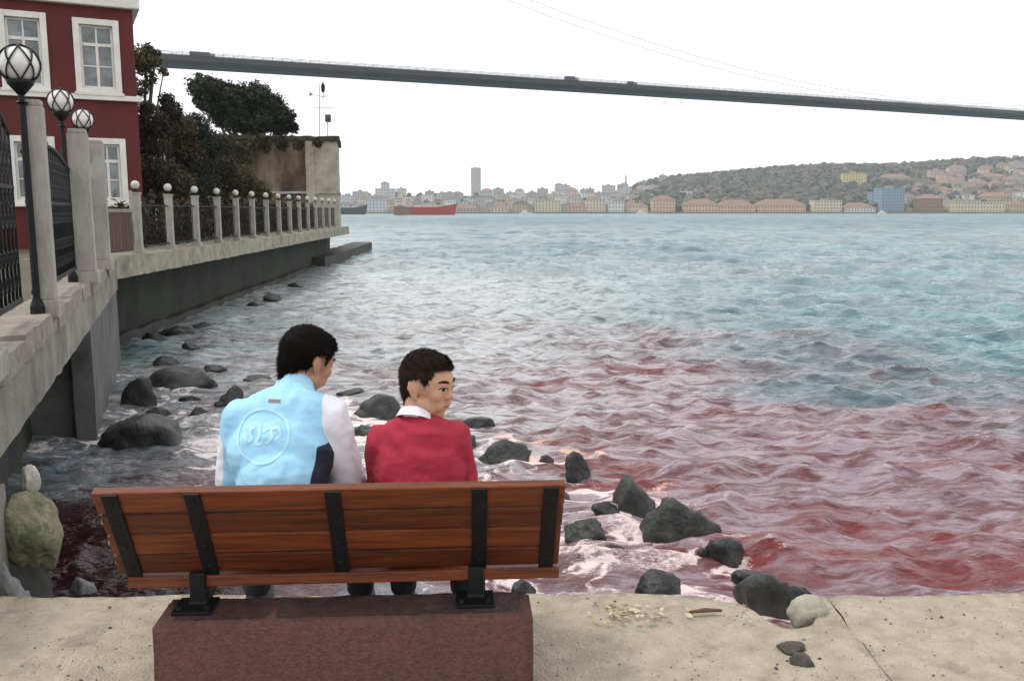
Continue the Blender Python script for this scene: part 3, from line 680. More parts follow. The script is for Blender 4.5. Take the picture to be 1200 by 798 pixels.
def shirt_blue(root, J, T, k):
    nk = J['neck']
    tors = [ell(J['chest'], J['rchest']*1.10), cap(J['waist'], J['pelvis']+Vector((0, 0, .0)), J['rw'].x*1.12, J['rw'].y*1.12), ell((J['waist']+J['chest'])/2+Vector((-.015, -.01, 0)), (.175*k, .115*k, .16*k)),
            ell(J['pelvis']+Vector((0, 0, .03)), (J['rw'].y*1.32, .135*k, .10*k)), ell(J['chest']+Vector((0, .0, .07)), (.155*k, .095*k, .075*k))]
    arms = {}
    for s in 'LR':
        sh, el, wr = J['sh'+s], J['el'+s], J['wr'+s]
        arms[s] = [(sh+Vector((0, 0, .002)), el, .068*k, .060*k), (el, el.lerp(wr, .92), .058*k, .040*k)]
    prims = tors+[cap(*a) for s in 'LR' for a in arms[s]]+[cap(nk+Vector((0, -.01, -.050)), J['sh'+s]+Vector((0, 0, .004)), .072*k, .062*k) for s in 'LR']
    prims += [cap(nk+Vector((0, -.008, -.05)), nk.lerp(T @ Vector((0, -.03, -.045)), .25), .078*k, .064*k)]
    me = blob('shirt', prims, .009, 8)
    wrinkle(me, .007, 8, (1.3, 1, 1.1), 3)
    wrinkle(me, .0022, 22, (1, 1, 1.6), 8)
    me.materials.append(M_jersey)
    co = mesh_verts(me); cx = J['chest'].x; shz = max(J['shL'].z, J['shR'].z); sl_ = np.empty(len(co), np.float32); nv_ = np.empty(len(co), np.float32)
    for i in range(len(co)):
        c = Vector(co[i]); relx = c.x-cx
        low = sstep(shz-.10, shz-.02, c.z)
        ed = .138+(shz+.05-c.z)*.10                   # raglan seam, then down the inside of the sleeve
        arm = (.082-min(dcap(c, a[0], a[1], 0, 0) for a in arms['R'])) if relx > 0 else -relx-.232+(c.z-.25)*.06  # left arm: overexposed outer rim painted white, the rest stays blue
        sl_[i] = (relx-ed if relx > 0 else -.02)*low+arm*(1-low)
        nv_[i] = min(relx-(.118+(c.z-(J['waist'].z+.016))*.13), (shz-.075-c.z)*.5) if relx > 0 else -1
    for nm, arr in (('sleeve', sl_), ('side', nv_)): a_ = me.attributes.new(nm, 'FLOAT', 'POINT'); a_.data.foreach_set('value', arr)
    so_ = link('shirt', me, root)
    bm = bmesh.new(); bm.from_mesh(me); bv = BVHTree.FromBMesh(bm); bm.free()
    me.calc_loop_triangles(); b = MB(); nrm_ = []; cxl, cz = J['emb'].x, J['emb'].z
    vn = [v.normal.copy() for v in me.vertices]; from_kd = __import__('mathutils').kdtree.KDTree(len(vn))
    for i_, v in enumerate(me.vertices): from_kd.insert(v.co, i_)
    from_kd.balance()
    def smooth_n(p): 
        q = sum((vn[i]/(d+.002) for _, i, d in from_kd.find_n(p, 6)), Vector()); return q.normalized()
    def strip(pts, w, close=False):
        n = len(pts)
        A = []
        for i, (x, z) in enumerate(pts):
            x0, z0 = pts[(i-1) % n if close else max(i-1, 0)]; x1, z1 = pts[(i+1) % n if close else min(i+1, n-1)]
            dx, dz = x1-x0, z1-z0; L_ = math.hypot(dx, dz) or 1
            A.append(((x-dz/L_*w, z+dx/L_*w), (x+dz/L_*w, z-dx/L_*w)))
        P = project([q for a in A for q in a], bv)
        for i in range(n if close else n-1):
            q = [P[2*i], P[2*i+1], P[(2*i+3) % (2*n)], P[(2*i+2) % (2*n)]]
            if all(q): b.add([x[0] for x in q], [(0, 1, 2, 3)]); nrm_.extend(smooth_n(x[0]) for x in q)
    rx, rz = .094, .084
    for kk, ww in ((1, .0045),):
        strip([(cxl+rx*kk*math.cos(t), cz+rz*kk*math.sin(t)) for t in [2*math.pi*i/120 for i in range(120)]], ww, True)
    def ss(*q): 
        o = []
        for (x0, z0), (x1, z1) in zip(q[:-1], q[1:]): o += [(cxl+(x0+(x1-x0)*t/6), cz+(z0+(z1-z0)*t/6)) for t in range(6)]
        o.append((cxl+q[-1][0], cz+q[-1][1])); strip(o, .0055)
    ss((-.064, .004), (-.050, -.022), (-.034, -.010), (-.044, .018), (-.026, .030))
    ss((-.012, .034), (-.006, .004), (-.018, -.026), (.006, -.020)); ss((.004, .014), (.026, .030))
    ss((.020, -.024), (.040, .0), (.030, .024), (.058, .030), (.066, .006), (.048, -.012))
    eo_ = b.build('emblem', M_print, so_, True); eo_.data.normals_split_custom_set_from_vertices([tuple(q) for q in nrm_])
    b = MB(); lx, lz = J['lab'].x, J['lab'].z
    strip([(lx-.022+i*.0055, lz) for i in range(9)], .005); b.build('maker_label', M_print2, so_)
    # stand-up collar
    cb = MB(); n = 28; ax = (T @ Vector((0, -.03, -.045))-nk).normalized(); u = ax.orthogonal().normalized(); w = ax.cross(u)
    P = []; prof = [(.076, -.032), (.070, .0), (.066, .026), (.064, .032), (.060, .030), (.058, .0)]
    for r_, h in prof: P += [nk+ax*(h*k)+(u*math.cos(t)+w*math.sin(t))*r_*k*(1+.03*math.sin(3*t)) for t in [2*math.pi*i/n for i in range(n)]]
    cb.add(P, [(i*n+j, i*n+(j+1) % n, (i+1)*n+(j+1) % n, (i+1)*n+j) for i in range(len(prof)-1) for j in range(n)])
    cb.build('collar', M_collar, so_, True)
JL = dict(head=(-.770, 3.315, 1.062), neck=(-.80, 3.235, .948), chest=(-.82, 3.19, .83), rchest=(.158, .108, .15), waist=(-.82, 3.10, .66), pelvis=(-.82, 3.08, .515), rw=(.138, .145, 0),
          shL=(-.985, 3.205, .865), elL=(-1.03, 3.22, .63), wrL=(-.95, 3.47, .60), shR=(-.672, 3.215, .875), elR=(-.612, 3.235, .62), wrR=(-.66, 3.45, .60),
          hpL=(-.93, 3.10, .50), knL=(-1.0, 3.47, .515), anL=(-1.045, 3.49, .085), hpR=(-.73, 3.10, .50), knR=(-.66, 3.47, .515), anR=(-.62, 3.49, .085), emb=(-.872, 0, .845), lab=(-.84, 0, .955))
for q in JL: JL[q] = Vector(JL[q])
RW = {q: JL[q] for q in ('rchest', 'rw')}
def mk(J, base, *a):
    K = {q: (v if q in ('rchest', 'rw') else v) for q, v in J.items()}
    keep = {q: K[q].copy() for q in ('rchest', 'rw')}
    K2 = dict(K); 
    for q in keep: K2[q] = keep[q]+Vector(base)      # make_boy shifts every entry by the base
    return make_boy(a[0], base, K2, *a[1:])
M_red = mat('crimson_jumper', (.40, .018, .045), (.30, .012, .032), scale=9, rough=.85, bump=.25, bscale=300)
def shirt_red(root, J, T, k):
    nk = J['neck']
    prims = [ell(J['chest'], J['rchest']*1.12), cap(J['waist'], J['pelvis'], J['rw'].x*1.15, J['rw'].y*1.15), ell((J['waist']+J['chest'])/2, (.165*k, .115*k, .15*k)), ell(J['pelvis']+Vector((0, 0, .03)), (J['rw'].y*1.35, .135*k, .1*k))]
    for s in 'LR':
        sh, el, wr = J['sh'+s], J['el'+s], J['wr'+s]
        prims += [cap(sh, el, .066*k, .058*k), cap(el, el.lerp(wr, .92), .056*k, .038*k), cap(nk+Vector((0, -.005, -.05)), sh+Vector((0, 0, .0)), .058*k, .060*k)]
    prims += [cap(nk+Vector((0, 0, -.05)), nk+Vector((0, 0, -.035)), .076*k, .060*k)]
    me = blob('jumper', prims, .009, 8); wrinkle(me, .009, 7, (1.5, 1, .9), 13); wrinkle(me, .0025, 20, (1, 1, 1.8), 18)
    me.materials.append(M_red); so_ = link('jumper', me, root)
    cb = MB(); n = 28; ax = (T @ Vector((0, -.03, -.045))-nk).normalized(); u = ax.orthogonal().normalized(); w = ax.cross(u)
    P = []; prof = [(.080, -.020), (.074, -.006), (.066, .014), (.062, .020), (.059, .016), (.058, -.02)]
    for r_, h in prof: P += [nk+ax*(h*k)+(u*math.cos(t)+w*math.sin(t))*r_*k*(1+.04*math.sin(2*t+1)) for t in [2*math.pi*i/n for i in range(n)]]
    cb.add(P, [(i*n+j, i*n+(j+1) % n, (i+1)*n+(j+1) % n, (i+1)*n+j) for i in range(len(prof)-1) for j in range(n)])
    cb.build('collar', bpy.data.materials['white_jersey'], so_, True)
mk(JL, (-.82, 3.08, .405), 'boy in a pale blue and white jersey, head bowed to the right', 1.06, R(-40), R(-24), R(4), shirt_blue, M_skin, M_hair, .012, M_jeans, 3)
JR = dict(head=(-.305, 3.19, .992), neck=(-.345, 3.17, .885), chest=(-.34, 3.15, .765), rchest=(.132, .098, .125), waist=(-.335, 3.10, .62), pelvis=(-.335, 3.09, .505), rw=(.108, .118, 0),
          shL=(-.462, 3.155, .795), elL=(-.478, 3.22, .60), wrL=(-.43, 3.42, .59), shR=(-.215, 3.165, .800), elR=(-.185, 3.22, .60), wrR=(-.24, 3.41, .59),
          hpL=(-.41, 3.11, .495), knL=(-.44, 3.44, .505), anL=(-.445, 3.49, .085), hpR=(-.26, 3.11, .495), knR=(-.225, 3.44, .505), anR=(-.20, 3.49, .085))
for q in JR: JR[q] = Vector(JR[q])
mk(JR, (-.335, 3.09, .405), 'boy in a crimson jumper with white collar looking over his right shoulder', .985, R(-117), R(-8), R(0), shirt_red, M_skin2, M_hair2, .007, M_jeans, 9, 1.13)

# ------------------------------------------------------------------ promenade: walls, ground, fences, lamps
M_conc = mat('weathered_concrete', (.30, .275, .235), (.17, .155, .135), scale=2.2, rough=.9, bump=.6, bscale=25, c3=(.085, .08, .068), s3=1.3, t3=(.5, .75))
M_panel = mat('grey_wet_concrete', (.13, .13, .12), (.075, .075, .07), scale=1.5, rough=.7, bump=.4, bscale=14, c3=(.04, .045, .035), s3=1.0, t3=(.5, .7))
M_coping = mat('coping_stone', (.31, .27, .23), (.20, .175, .15), scale=9, rough=.9, bump=.7, bscale=40, c3=(.13, .11, .085), s3=5)
M_post = mat('pale_post_stone', (.40, .375, .33), (.28, .26, .225), scale=6, rough=.85, bump=.45, bscale=50, c3=(.16, .145, .12), s3=4, stretch=(1, 1, .35))
M_iron = mat('black_wrought_iron', (.010, .010, .010), (.006, .006, .006), scale=30, spec=.25, rough=.55, bump=.2)
def w1(Y): return -2.92-(Y-5)*.376
def w2(Y): return -6.5-.052*Y
D1 = Vector((-.376, 1, 0)).normalized(); N1 = Vector((D1.y, -D1.x, 0))         # along wall 1, out to the sea
D2 = Vector((-.052, 1, 0)).normalized(); N2 = Vector((D2.y, -D2.x, 0))
def frame(o, d): n = Vector((d.y, -d.x, 0)); return Matrix(((d.x, n.x, 0, o[0]), (d.y, n.y, 0, o[1]), (0, 0, 1, o[2]), (0, 0, 0, 1)))
Mw1 = frame((w1(5), 5, 0), D1); Mw2 = frame((w2(16), 16, 0), D2)
def s1(Y): return (Y-5)/D1.y
def s2(Y): return (Y-16)/D2.y
def rough_box(lo, hi, M, m, name, parent, amp=.015, cell=.12):
    bm = bmesh.new(); bmesh.ops.create_cube(bm, size=1)
    for v in bm.verts: v.co = Vector([(lo[i]+hi[i])/2+v.co[i]*(hi[i]-lo[i]) for i in range(3)])
    for ax in range(3):
        n = min(60, int((hi[ax]-lo[ax])/cell))
        for k in range(1, n):
            pc = Vector((0, 0, 0)); pc[ax] = lo[ax]+(hi[ax]-lo[ax])*k/n; nn = Vector((0, 0, 0)); nn[ax] = 1
            bmesh.ops.bisect_plane(bm, geom=bm.verts[:]+bm.edges[:]+bm.faces[:], plane_co=pc, plane_no=nn)
    for v in bm.verts: v.co += Vector([amp*noise.noise(v.co*3.3+Vector((k*7, 0, lo[0])))+amp*.6*noise.noise(v.co*11+Vector((k*3, 1, 0))) for k in range(3)])
    b = MB(); b.bm(bm, M); return b.build(name, m, parent)
nw = empty('quay_wall', (0, 0, 0), 'near concrete wall with an overhanging beam along the left edge', 'wall')
# beam, recessed wall below it, flush grey panel, light edge post, near buttress
rough_box((s1(3.4), -.9, .24), (s1(16.0), .0, G-.14), Mw1, M_conc, 'beam', nw, .012, .25)
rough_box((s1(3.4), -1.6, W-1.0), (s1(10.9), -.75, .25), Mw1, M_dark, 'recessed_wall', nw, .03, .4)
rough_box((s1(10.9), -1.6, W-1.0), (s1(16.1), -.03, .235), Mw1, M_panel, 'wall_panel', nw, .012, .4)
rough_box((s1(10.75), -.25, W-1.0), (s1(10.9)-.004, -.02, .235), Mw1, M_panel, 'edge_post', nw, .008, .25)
rough_box((s1(3.2), -.7, W-.6), (s1(4.8), .03, .12), Mw1, M_conc, 'buttress', nw, .015, .2)
rough_box((s1(3.2), -.7, .13), (s1(4.75), .02, G-.02), Mw1, M_post, 'end_pier', nw, .01, .2)
y = 5.05
while y < 15.9:                       # coping stones laid end to end on the beam
    L_ = random.uniform(.8, 1.15); y1 = min(y+L_, 16.0)
    rough_box((s1(y)+.008, -.34, G-.138), (s1(y1)-.008, .03+random.uniform(-.02, .02), G+.02+random.uniform(-.015, .02)), Mw1, M_coping, 'coping_stone', nw, .012, .1); y = y1
pw = empty('promenade_wall', (0, 0, 0), 'long dark seawall under the pale edge of the fenced promenade', 'wall')
M_slab = mat('pale_slab_edge', (.36, .33, .27), (.22, .20, .155), scale=3, rough=.9, bump=.6, bscale=22, c3=(.12, .115, .06), s3=1.6, t3=(.5, .72))
yy = 16.05
while yy < 50:
    y1 = min(yy+2.6, 50.2)
    rough_box((s2(yy)+.004, -1.4, G-.40), (s2(y1)-.004, .06, G-.002), Mw2, M_slab, 'edge_slab', pw, .018, .16); yy = y1
M_moss = mat('mossy_seawall', (.026, .027, .019), (.009, .0095, .008), scale=.9, rough=.8, bump=.6, bscale=9, c3=(.026, .034, .009), s3=.7, t3=(.45, .62))
rough_box((s2(15.5), -2.2, W-1), (s2(50.2), -1.0, G-.41), Mw2, M_moss, 'seawall', pw, .05, .6)
rough_box((s2(15.5), -1.8, W-1), (s2(50.2), -.75, W+.16), Mw2, M_dark, 'footing', pw, .08, .5)
je = rough_box((s2(44), -1.7, W-1), (s2(66), -.35, W+.50), Mw2, M_dark, 'jetty', None, .06, .6); tag(je, 'low dark stone ledge running out past the far end of the promenade', 'jetty')
gd = MB(); gd.prism([(w1(3.4)-.35, 3.4), (w1(16)-.35, 16), (w2(16.1)-.4, 16.1), (w2(46.6)-.4, 46.6), (-11, 58), (-60, 60), (-60, 3.4)][::-1], G-.35, G-.02)
tag(gd.build('garden_ground', mat('garden_earth', (.12, .10, .075), (.07, .06, .045), scale=1, rough=.95)), kind='structure')

def scroll(b, c, r, turns, side, r0=.010, plane='y', up=1):
    pts = []
    for i in range(24):
        t = i/23; a = turns*2*math.pi*t; q = r*(1-t*.8); pts.append(Vector((0, c[0]+side*q*math.cos(a), c[1]+up*q*math.sin(a))))
    return pts
def add_ball(prof_c, r, parent, m): b = MB(); b.sphere(prof_c, r, 18, 12); return b.build('ball_finial', m, parent, True)
# near fence: tall stone posts with ornate iron panels
nf = empty('iron_fence', (w1(7.4), 7.4, G), 'near fence of tall stone posts with ornate black ironwork between them', 'fence')
def lf(M, s, n, z): return M @ Vector((s, n, z))
nfi = Matrix.Translation(-Vector((w1(7.4), 7.4, G)))
F1 = nfi @ Mw1
def tall_post(Y, top, w=.23):
    s = s1(Y); b = MB()
    b.bbox((s-w*.62, -.03-w*.62, G-.02), (s+w*.62, -.03+w*.62, G+.13), .012, F1)
    b.bbox((s-w/2, -.03-w/2, G+.13), (s+w/2, -.03+w/2, top-.05), .012, F1)
    b.bbox((s-w*.45, -.03-w*.45, top-.05), (s+w*.45, -.03+w*.45, top), .02, F1)
    return b.build('post', M_post, nf)
tall_post(7.4, 2.50, .155); tall_post(10.9, 2.58, .22); tall_post(13.5, 2.65, .22); tall_post(4.6, 2.48)
def iron_panel(Ya, Yb, top, arch):
    a, b_ = s1(Ya)+.13, s1(Yb)-.13; n = -.14
    def part(name, fn, smooth=True):
        b = MB(); fn(b); o = b.build(name, M_iron, nf, smooth); return o
    part('bottom_rail', lambda b: b.bbox((a, n-.018, G+.16), (b_, n+.018, G+.20), .004, F1), False)
    zt = top
    def tr(b):
        pts = [lf(F1, a+(b_-a)*i/16, n, zt+arch*math.sin(math.pi*i/16)) for i in range(17)]; b.tube(pts, .022, 8)
    part('top_rail', tr)
    part('middle_rail', lambda b: b.bbox((a, n-.015, zt-.42), (b_, n+.015, zt-.39), .004, F1), False)
    k = max(3, int((b_-a)/.16))
    for i in range(k+1):
        s = a+(b_-a)*i/k; h = zt+arch*math.sin(math.pi*i/k)
        part('bar', lambda b: b.cyl(lf(F1, s, n, G+.2), lf(F1, s, n, h), .011, n=8))
    for i in range(k):
        s = a+(b_-a)*(i+.5)/k; hw = (b_-a)/k*.42
        for zc, hh, sgn in ((G+.42, .16, 1), (G+.86, .15, -1), (G+1.22, .13, 1), (zt-.2, .13, -1)):
            def sc(b):
                for up in (1, -1):
                    pts = []
                    for j in range(20):
                        t = j/19; an = 2.6*math.pi*t; q = hw*(1-.75*t)
                        pts.append(lf(F1, s+sgn*up*(hw*.1+q*math.cos(an)*.9), n, zc+up*hh*.5+up*q*math.sin(an)))
                    b.tube(pts, .008, 6)
            part('scroll', sc)
iron_panel(4.6, 7.0, 2.2, .22); iron_panel(7.4, 10.9, 2.1, .15); iron_panel(10.9, 13.5, 2.1, .15); iron_panel(13.5, 16.3, 2.1, .12)
# lamps beside the posts: caged glass globes on iron poles
M_globe = mat('milky_globe_glass', (.78, .76, .72), (.62, .60, .56), scale=5, rough=.18, spec=.6)
def lamp(Y, zc, r, label, n=-.17):
    s = s1(Y); p = Mw1 @ Vector((s, n, G)); t = empty('street_lamp', p, label, 'lamp', 'caged globe lamps along the near fence')
    z = zc-G
    b = MB(); b.cyl((0, 0, -.02), (0, 0, z-r*1.25), .029, .025, 12); b.lathe([(.055, -.02), (.055, .08), (.035, .14)], n=14); b.lathe([(.03, z-r*2.0), (.05, z-r*1.9), (.03, z-r*1.8)], n=12); b.build('pole', M_iron, t, False)
    b = MB(); b.lathe([(.028, z-r*1.5), (.06, z-r*1.25), (r*.62, z-r*.98), (r*.70, z-r*.78), (r*.5, z-r*.8)], n=20); b.build('cup', M_iron, t, True)
    b = MB(); b.sphere((0, 0, z), r*.93, 24, 16); b.build('globe', M_globe, t, True)
    b = MB()
    for k in range(6):
        a0 = math.pi*2*k/6
        for sg in (1, -1):   # slanting bands that cross over the globe
            pts = []
            for i in range(22):
                el = -math.pi*.32+math.pi*.80*i/21; az = a0+sg*(i/21)*1.25
                pts.append(Vector((r*math.cos(el)*math.cos(az), r*math.cos(el)*math.sin(az), z+r*math.sin(el))))
            b.tube(pts, r*.045, 6)
    b.lathe([(r*.22, z+r*.93), (r*.2, z+r*1.02), (.004, z+r*1.08)], n=14)
    b.build('cage', M_iron, t, True)
lamp(7.3, 2.755, .152, 'largest caged globe lamp on a black pole, in front of the upper left house window', n=-.09)
lamp(10.75, 2.875, .146, 'middle caged globe lamp between the two tall stone posts')
lamp(13.4, 2.935, .152, 'smallest and farthest caged globe lamp left of the ground floor window')
# far fence: short posts topped with white balls
ff = empty('balustrade_fence', (w2(16.4), 16.4, G), 'long fence of short stone posts topped with white balls along the promenade edge', 'fence')
F2 = Matrix.Translation(-Vector((w2(16.4), 16.4, G))) @ Mw2
M_ball = mat('white_ball', (.58, .56, .52), (.42, .40, .37), scale=6, rough=.5)
n0 = 18.43; sp = 18.43/9.2
ys = [16.5]+[n0+sp*i for i in range(15)]
def bx(M, lo, hi, bev=.006): b = MB(); b.bbox(lo, hi, bev, M); return b
pm = {}
for i, Y in enumerate(ys):
    s = s2(Y); h = 1.19
    Mloc = F2 @ Matrix.Translation((s, -.18, G))
    b = MB(); b.bbox((-.11, -.11, -.01), (.11, .11, .07), .008, None); b.bbox((-.075, -.075, .07), (.075, .075, h), .01); b.bbox((-.09, -.09, h), (.09, .09, h+.035), .008)
    if not pm: pm['p'] = b.mesh('post', M_post); q = MB(); q.lathe([(.04, h+.035), (.03, h+.07), (.045, h+.10), (.03, h+.11)], n=14); pm['n'] = q.mesh('finial_neck', M_iron); q = MB(); q.sphere((0, 0, h+.185), .086, 18, 12); q.smooth = True; pm['b'] = q.mesh('ball_finial', M_ball)
    po = link('post', pm['p'], ff); po.matrix_local = Mloc
    link('finial_neck', pm['n'], po); link('ball_finial', pm['b'], po)
for i in range(1, len(ys)-1):
    a, b_ = s2(ys[i])+.09, s2(ys[i+1])-.09; n = -.18
    b = MB(); b.bbox((a, n-.015, G+.95), (b_, n+.015, G+.98), .003, F2); b.build('top_rail', M_iron, ff)
    b = MB(); b.bbox((a, n-.015, G+.12), (b_, n+.015, G+.15), .003, F2); b.build('bottom_rail', M_iron, ff)
    b = MB(); k = 11
    for j in range(1, k): s = a+(b_-a)*j/k; b.cyl(lf(F2, s, n, G+.14), lf(F2, s, n, G+1.02), .009, n=5)
    tag(b.build('bars', M_iron, ff), kind='stuff')
    b = MB(); b.cyl(lf(F2, a+.12, n, G), lf(F2, a+.12, n, G+1.0), .022, n=8); b.sphere(lf(F2, a+.12, n, G+1.02), .04, 10, 8); b.build('side_rod', M_post, ff)
# brown gate between the first two short posts
gt = empty('garden_gate', (w2(17.5), 17.5, G), 'brown boarded garden gate between the first two ball-topped posts', 'gate')
FG = Matrix.Translation(-Vector((w2(17.5), 17.5, G))) @ Mw2
M_gate = mat('brown_gate_board', (.10, .045, .03), (.055, .028, .02), scale=4, rough=.7, stretch=(3, 3, .5), rnd=.15)
a, b_ = s2(16.75), s2(18.15); k = 8
for j in range(k):
    q = MB(); q.bbox((a+(b_-a)*j/k+.004, -.22, G+.06), (a+(b_-a)*(j+1)/k-.004, -.19, G+.82), .004, FG); q.build('board', M_gate, gt)
q = MB(); q.bbox((a-.02, -.225, G+.82), (b_+.02, -.175, G+.89), .006, FG); q.build('top_rail', M_coping, gt)
for e_ in (a-.05, b_+.02):
    q = MB(); q.bbox((e_, -.23, G), (e_+.05, -.17, G+1.25), .006, FG); q.build('gate_post', M_post, gt)

# ------------------------------------------------------------------ red house
M_redw = mat('dark_red_render', (.125, .018, .016), (.090, .013, .012), scale=1.5, rough=.85, bump=.25, bscale=30, stretch=(1, 1, .45), c3=(.065, .012, .011), s3=1.3, t3=(.48, .75))
M_trim = mat('white_paint', (.74, .71, .66), (.62, .59, .54), scale=4, rough=.6, bump=.1)
M_glass = mat('window_glass', (.20, .22, .215), (.05, .062, .064), scale=2.2, rough=.06, spec=.8)
M_tile = mat('roof_tile', (.30, .12, .07), (.2, .08, .05), scale=2, rough=.85)
HP = Vector((-8.95, 22, 0)); HD = Vector((-.894, -.447, 0)); HM = frame((HP.x, HP.y, 0), HD)   # +n axis of frame
nn_ = Vector((HD.y, -HD.x, 0))      # frame's normal axis; points inwards or outwards
OUT = 1 if nn_.dot(-HP) > 0 else -1
ho = empty('red_house', (HP.x, HP.y, G), 'dark red house with white window frames and white bands behind the fence', 'house')
HF = Matrix.Translation(-Vector((HP.x, HP.y, G))) @ HM
def hbox(s0, s1_, o0, o1, z0, z1, bev=.01):
    b = MB(); n0_, n1_ = sorted((o0*OUT, o1*OUT)); b.bbox((s0, n0_, z0), (s1_, n1_, z1), bev, HF); return b
# facade pieces round the openings so the windows sit in real recesses
wins = [(.42, 1.20, 4.42, 5.92), (1.93, 2.70, 4.42, 5.96), (3.45, 4.22, 4.42, 5.96), (.42, 1.04, 1.85, 3.22), (1.93, 2.70, 1.85, 3.22), (3.45, 4.22, 1.85, 3.22)]
HL = 5.2
wl = MB()
def facade(z0, z1, ops):
    x = 0
    for s0, s1_, a0, a1 in sorted(ops):
        for lo, hi in (((x, z0), (s0, z1)), ((s0, z0), (s1_, a0)), ((s0, a1), (s1_, z1))):
            wl.box((lo[0], min(0, -.25*OUT), lo[1]), (hi[0], max(0, -.25*OUT), hi[1]), HF)
        x = s1_
    wl.box((x, min(0, -.25*OUT), z0), (HL, max(0, -.25*OUT), z1), HF)
facade(4.0, 6.3, wins[:3]); facade(G-.3, 4.0, wins[3:])
wl.build('wall', M_redw, ho)
hbox(0, HL, -.255, -8, G-.3, 6.3).build('house_core', M_redw, ho)
for s0, s1_, z0, z1 in wins:
    fr = MB(); t = .14
    def fb(a0, a1, c0, c1, o0=-.06, o1=.05):
        n0_, n1_ = sorted((o0*OUT, o1*OUT)); fr.bbox((a0, n0_, c0), (a1, n1_, c1), .008, HF)
    fb(s0-.10, s0+.035, z0-.1, z1+.1); fb(s1_-.035, s1_+.10, z0-.1, z1+.1); fb(s0+.036, s1_-.036, z1-.035, z1+.1); fb(s0+.036, s1_-.036, z0-.1, z0+.035)
    wo = fr.build('window', M_trim, ho)
    sl_ = MB(); n0_, n1_ = sorted((.051*OUT, .12*OUT)); sl_.bbox((s0-.14, n0_, z0-.13), (s1_+.14, n1_, z0-.06), .01, HF); sl_.build('sill', M_trim, wo)
    a0, a1, c0, c1 = s0+.036, s1_-.036, z0+.036, z1-.036; zt = c1-(c1-c0)*.30; mid = (a0+a1)/2
    sa = MB()
    def sb_(x0, x1, y0, y1, o0=-.12, o1=-.07):
        n0_, n1_ = sorted((o0*OUT, o1*OUT)); sa.bbox((x0, n0_, y0), (x1, n1_, y1), .004, HF)
    sb_(a0, a0+.05, c0, c1); sb_(a1-.05, a1, c0, c1); sb_(a0+.051, a1-.051, c0, c0+.06); sb_(a0+.051, a1-.051, c1-.05, c1); sb_(a0+.051, a1-.051, zt-.035, zt+.035, -.12, -.068)
    sb_(mid-.03, mid+.03, c0+.061, zt-.036); sb_(mid-.018, mid+.018, zt+.036, c1-.051)
    zm = (c0+.06+zt-.035)/2
    for x0, x1 in ((a0+.051, mid-.031), (mid+.031, a1-.051)): sb_(x0, x1, zm-.014, zm+.014, -.115, -.075)
    sa.build('sash', M_trim, wo)
    for x0, x1 in ((a0+.05, mid-.018), (mid+.018, a1-.05)):
        for y0, y1 in ((c0+.06, zm-.014), (zm+.014, zt-.035), (zt+.035, c1-.05)):
            g = MB(); n0_, n1_ = sorted((-.105*OUT, -.10*OUT)); g.box((x0, n0_, y0), (x1, n1_, y1), HF); g.build('pane', M_glass, wo)
hbox(-.10, HL, .0, .10, 4.19, 4.31).build('band_course', M_trim, ho)
hbox(-.09, -.002, -.001, -8, 4.19, 4.31).build('band_course', M_trim, ho)
hbox(-.16, HL, -8.2, .16, 6.30, 6.55, .03).build('cornice', M_trim, ho)
hbox(-.05, HL, -8.0, .05, 6.55, 7.3).build('parapet', M_redw, ho)
rf = MB(); z0 = 7.3
c4 = [HF @ Vector((s, n*OUT, z0)) for s, n in ((-.4, .4), (HL, .4), (HL, -8.4), (-.4, -8.4))]; rg = [HF @ Vector((HL, -4*OUT, z0+1.6)), HF @ Vector((3, -4*OUT, z0+1.6))]
rf.add(c4+rg, [(0, 1, 4, 5), (2, 3, 5, 4), (3, 0, 5), (1, 2, 4), (3, 2, 1, 0)]); rf.build('roof', M_tile, ho)

# ------------------------------------------------------------------ old wall at the end of the promenade, mast
M_old = mat('old_brown_masonry', (.25, .19, .13), (.09, .06, .042), stretch=(1, 1, .35), scale=1.6, rough=.95, bump=.7, bscale=14, c3=(.04, .026, .02), s3=1.0, t3=(.42, .66))
M_old2 = mat('pale_masonry', (.44, .40, .33), (.29, .255, .21), scale=1.4, rough=.95, bump=.6, bscale=14, c3=(.15, .11, .085), s3=1.1, t3=(.55, .75))
M_cap = mat('mossy_cap', (.06, .055, .04), (.03, .03, .022), scale=4, rough=.95, bump=.8, bscale=12)
ow = empty('old_stone_wall', (-8.9, 47, G), 'tall weathered stone wall with a mossy capping at the far end of the promenade', 'wall')
OD = Vector((-.93, -.16, 0)).normalized(); OF = Matrix.Translation(-Vector((-8.9, 47, G))) @ frame((-9.02, 47.2, 0), OD)
oo = 1 if Vector((OD.y, -OD.x, 0)).dot(Vector((9, -47, 0))) > 0 else -1
def obox(s0, s1_, n0_, n1_, z0, z1, m, name, amp=.03, cell=.3):
    a, b_ = sorted((n0_*oo, n1_*oo)); return rough_box((s0, a, z0), (s1_, b_, z1), OF, m, name, ow, amp, cell)
obox(0, 1.5, -5, .0, G-.01, 5.18, M_old2, 'end_bay'); obox(1.504, 8.5, -5, -.05, G-.3, 5.18, M_old, 'main_bay')
obox(-.12, 8.5, -5.1, .14, 5.185, 5.42, M_cap, 'capping', .06, .18); obox(1.2, 1.62, -.02, .10, G-.01, 5.18, M_old2, 'pilaster')
obox(-.06, 8.5, -4, .08, 2.5, 2.62, M_old2, 'ledge', .02, .3)
ma = empty('signal_mast', (-10.5, 50, 5.2), 'thin grey mast with black shapes and a crossbar above the old wall', 'mast')
M_mast = mat('grey_mast_paint', (.42, .43, .44), rough=.5)
def mp_(px, py): return at(px, py, Y=50)-Vector((-10.5, 50, 5.2))
b = MB(); b.cyl(mp_(374, 175), mp_(374.5, 98), .03, .02, 8); b.build('pole', M_mast, ma)
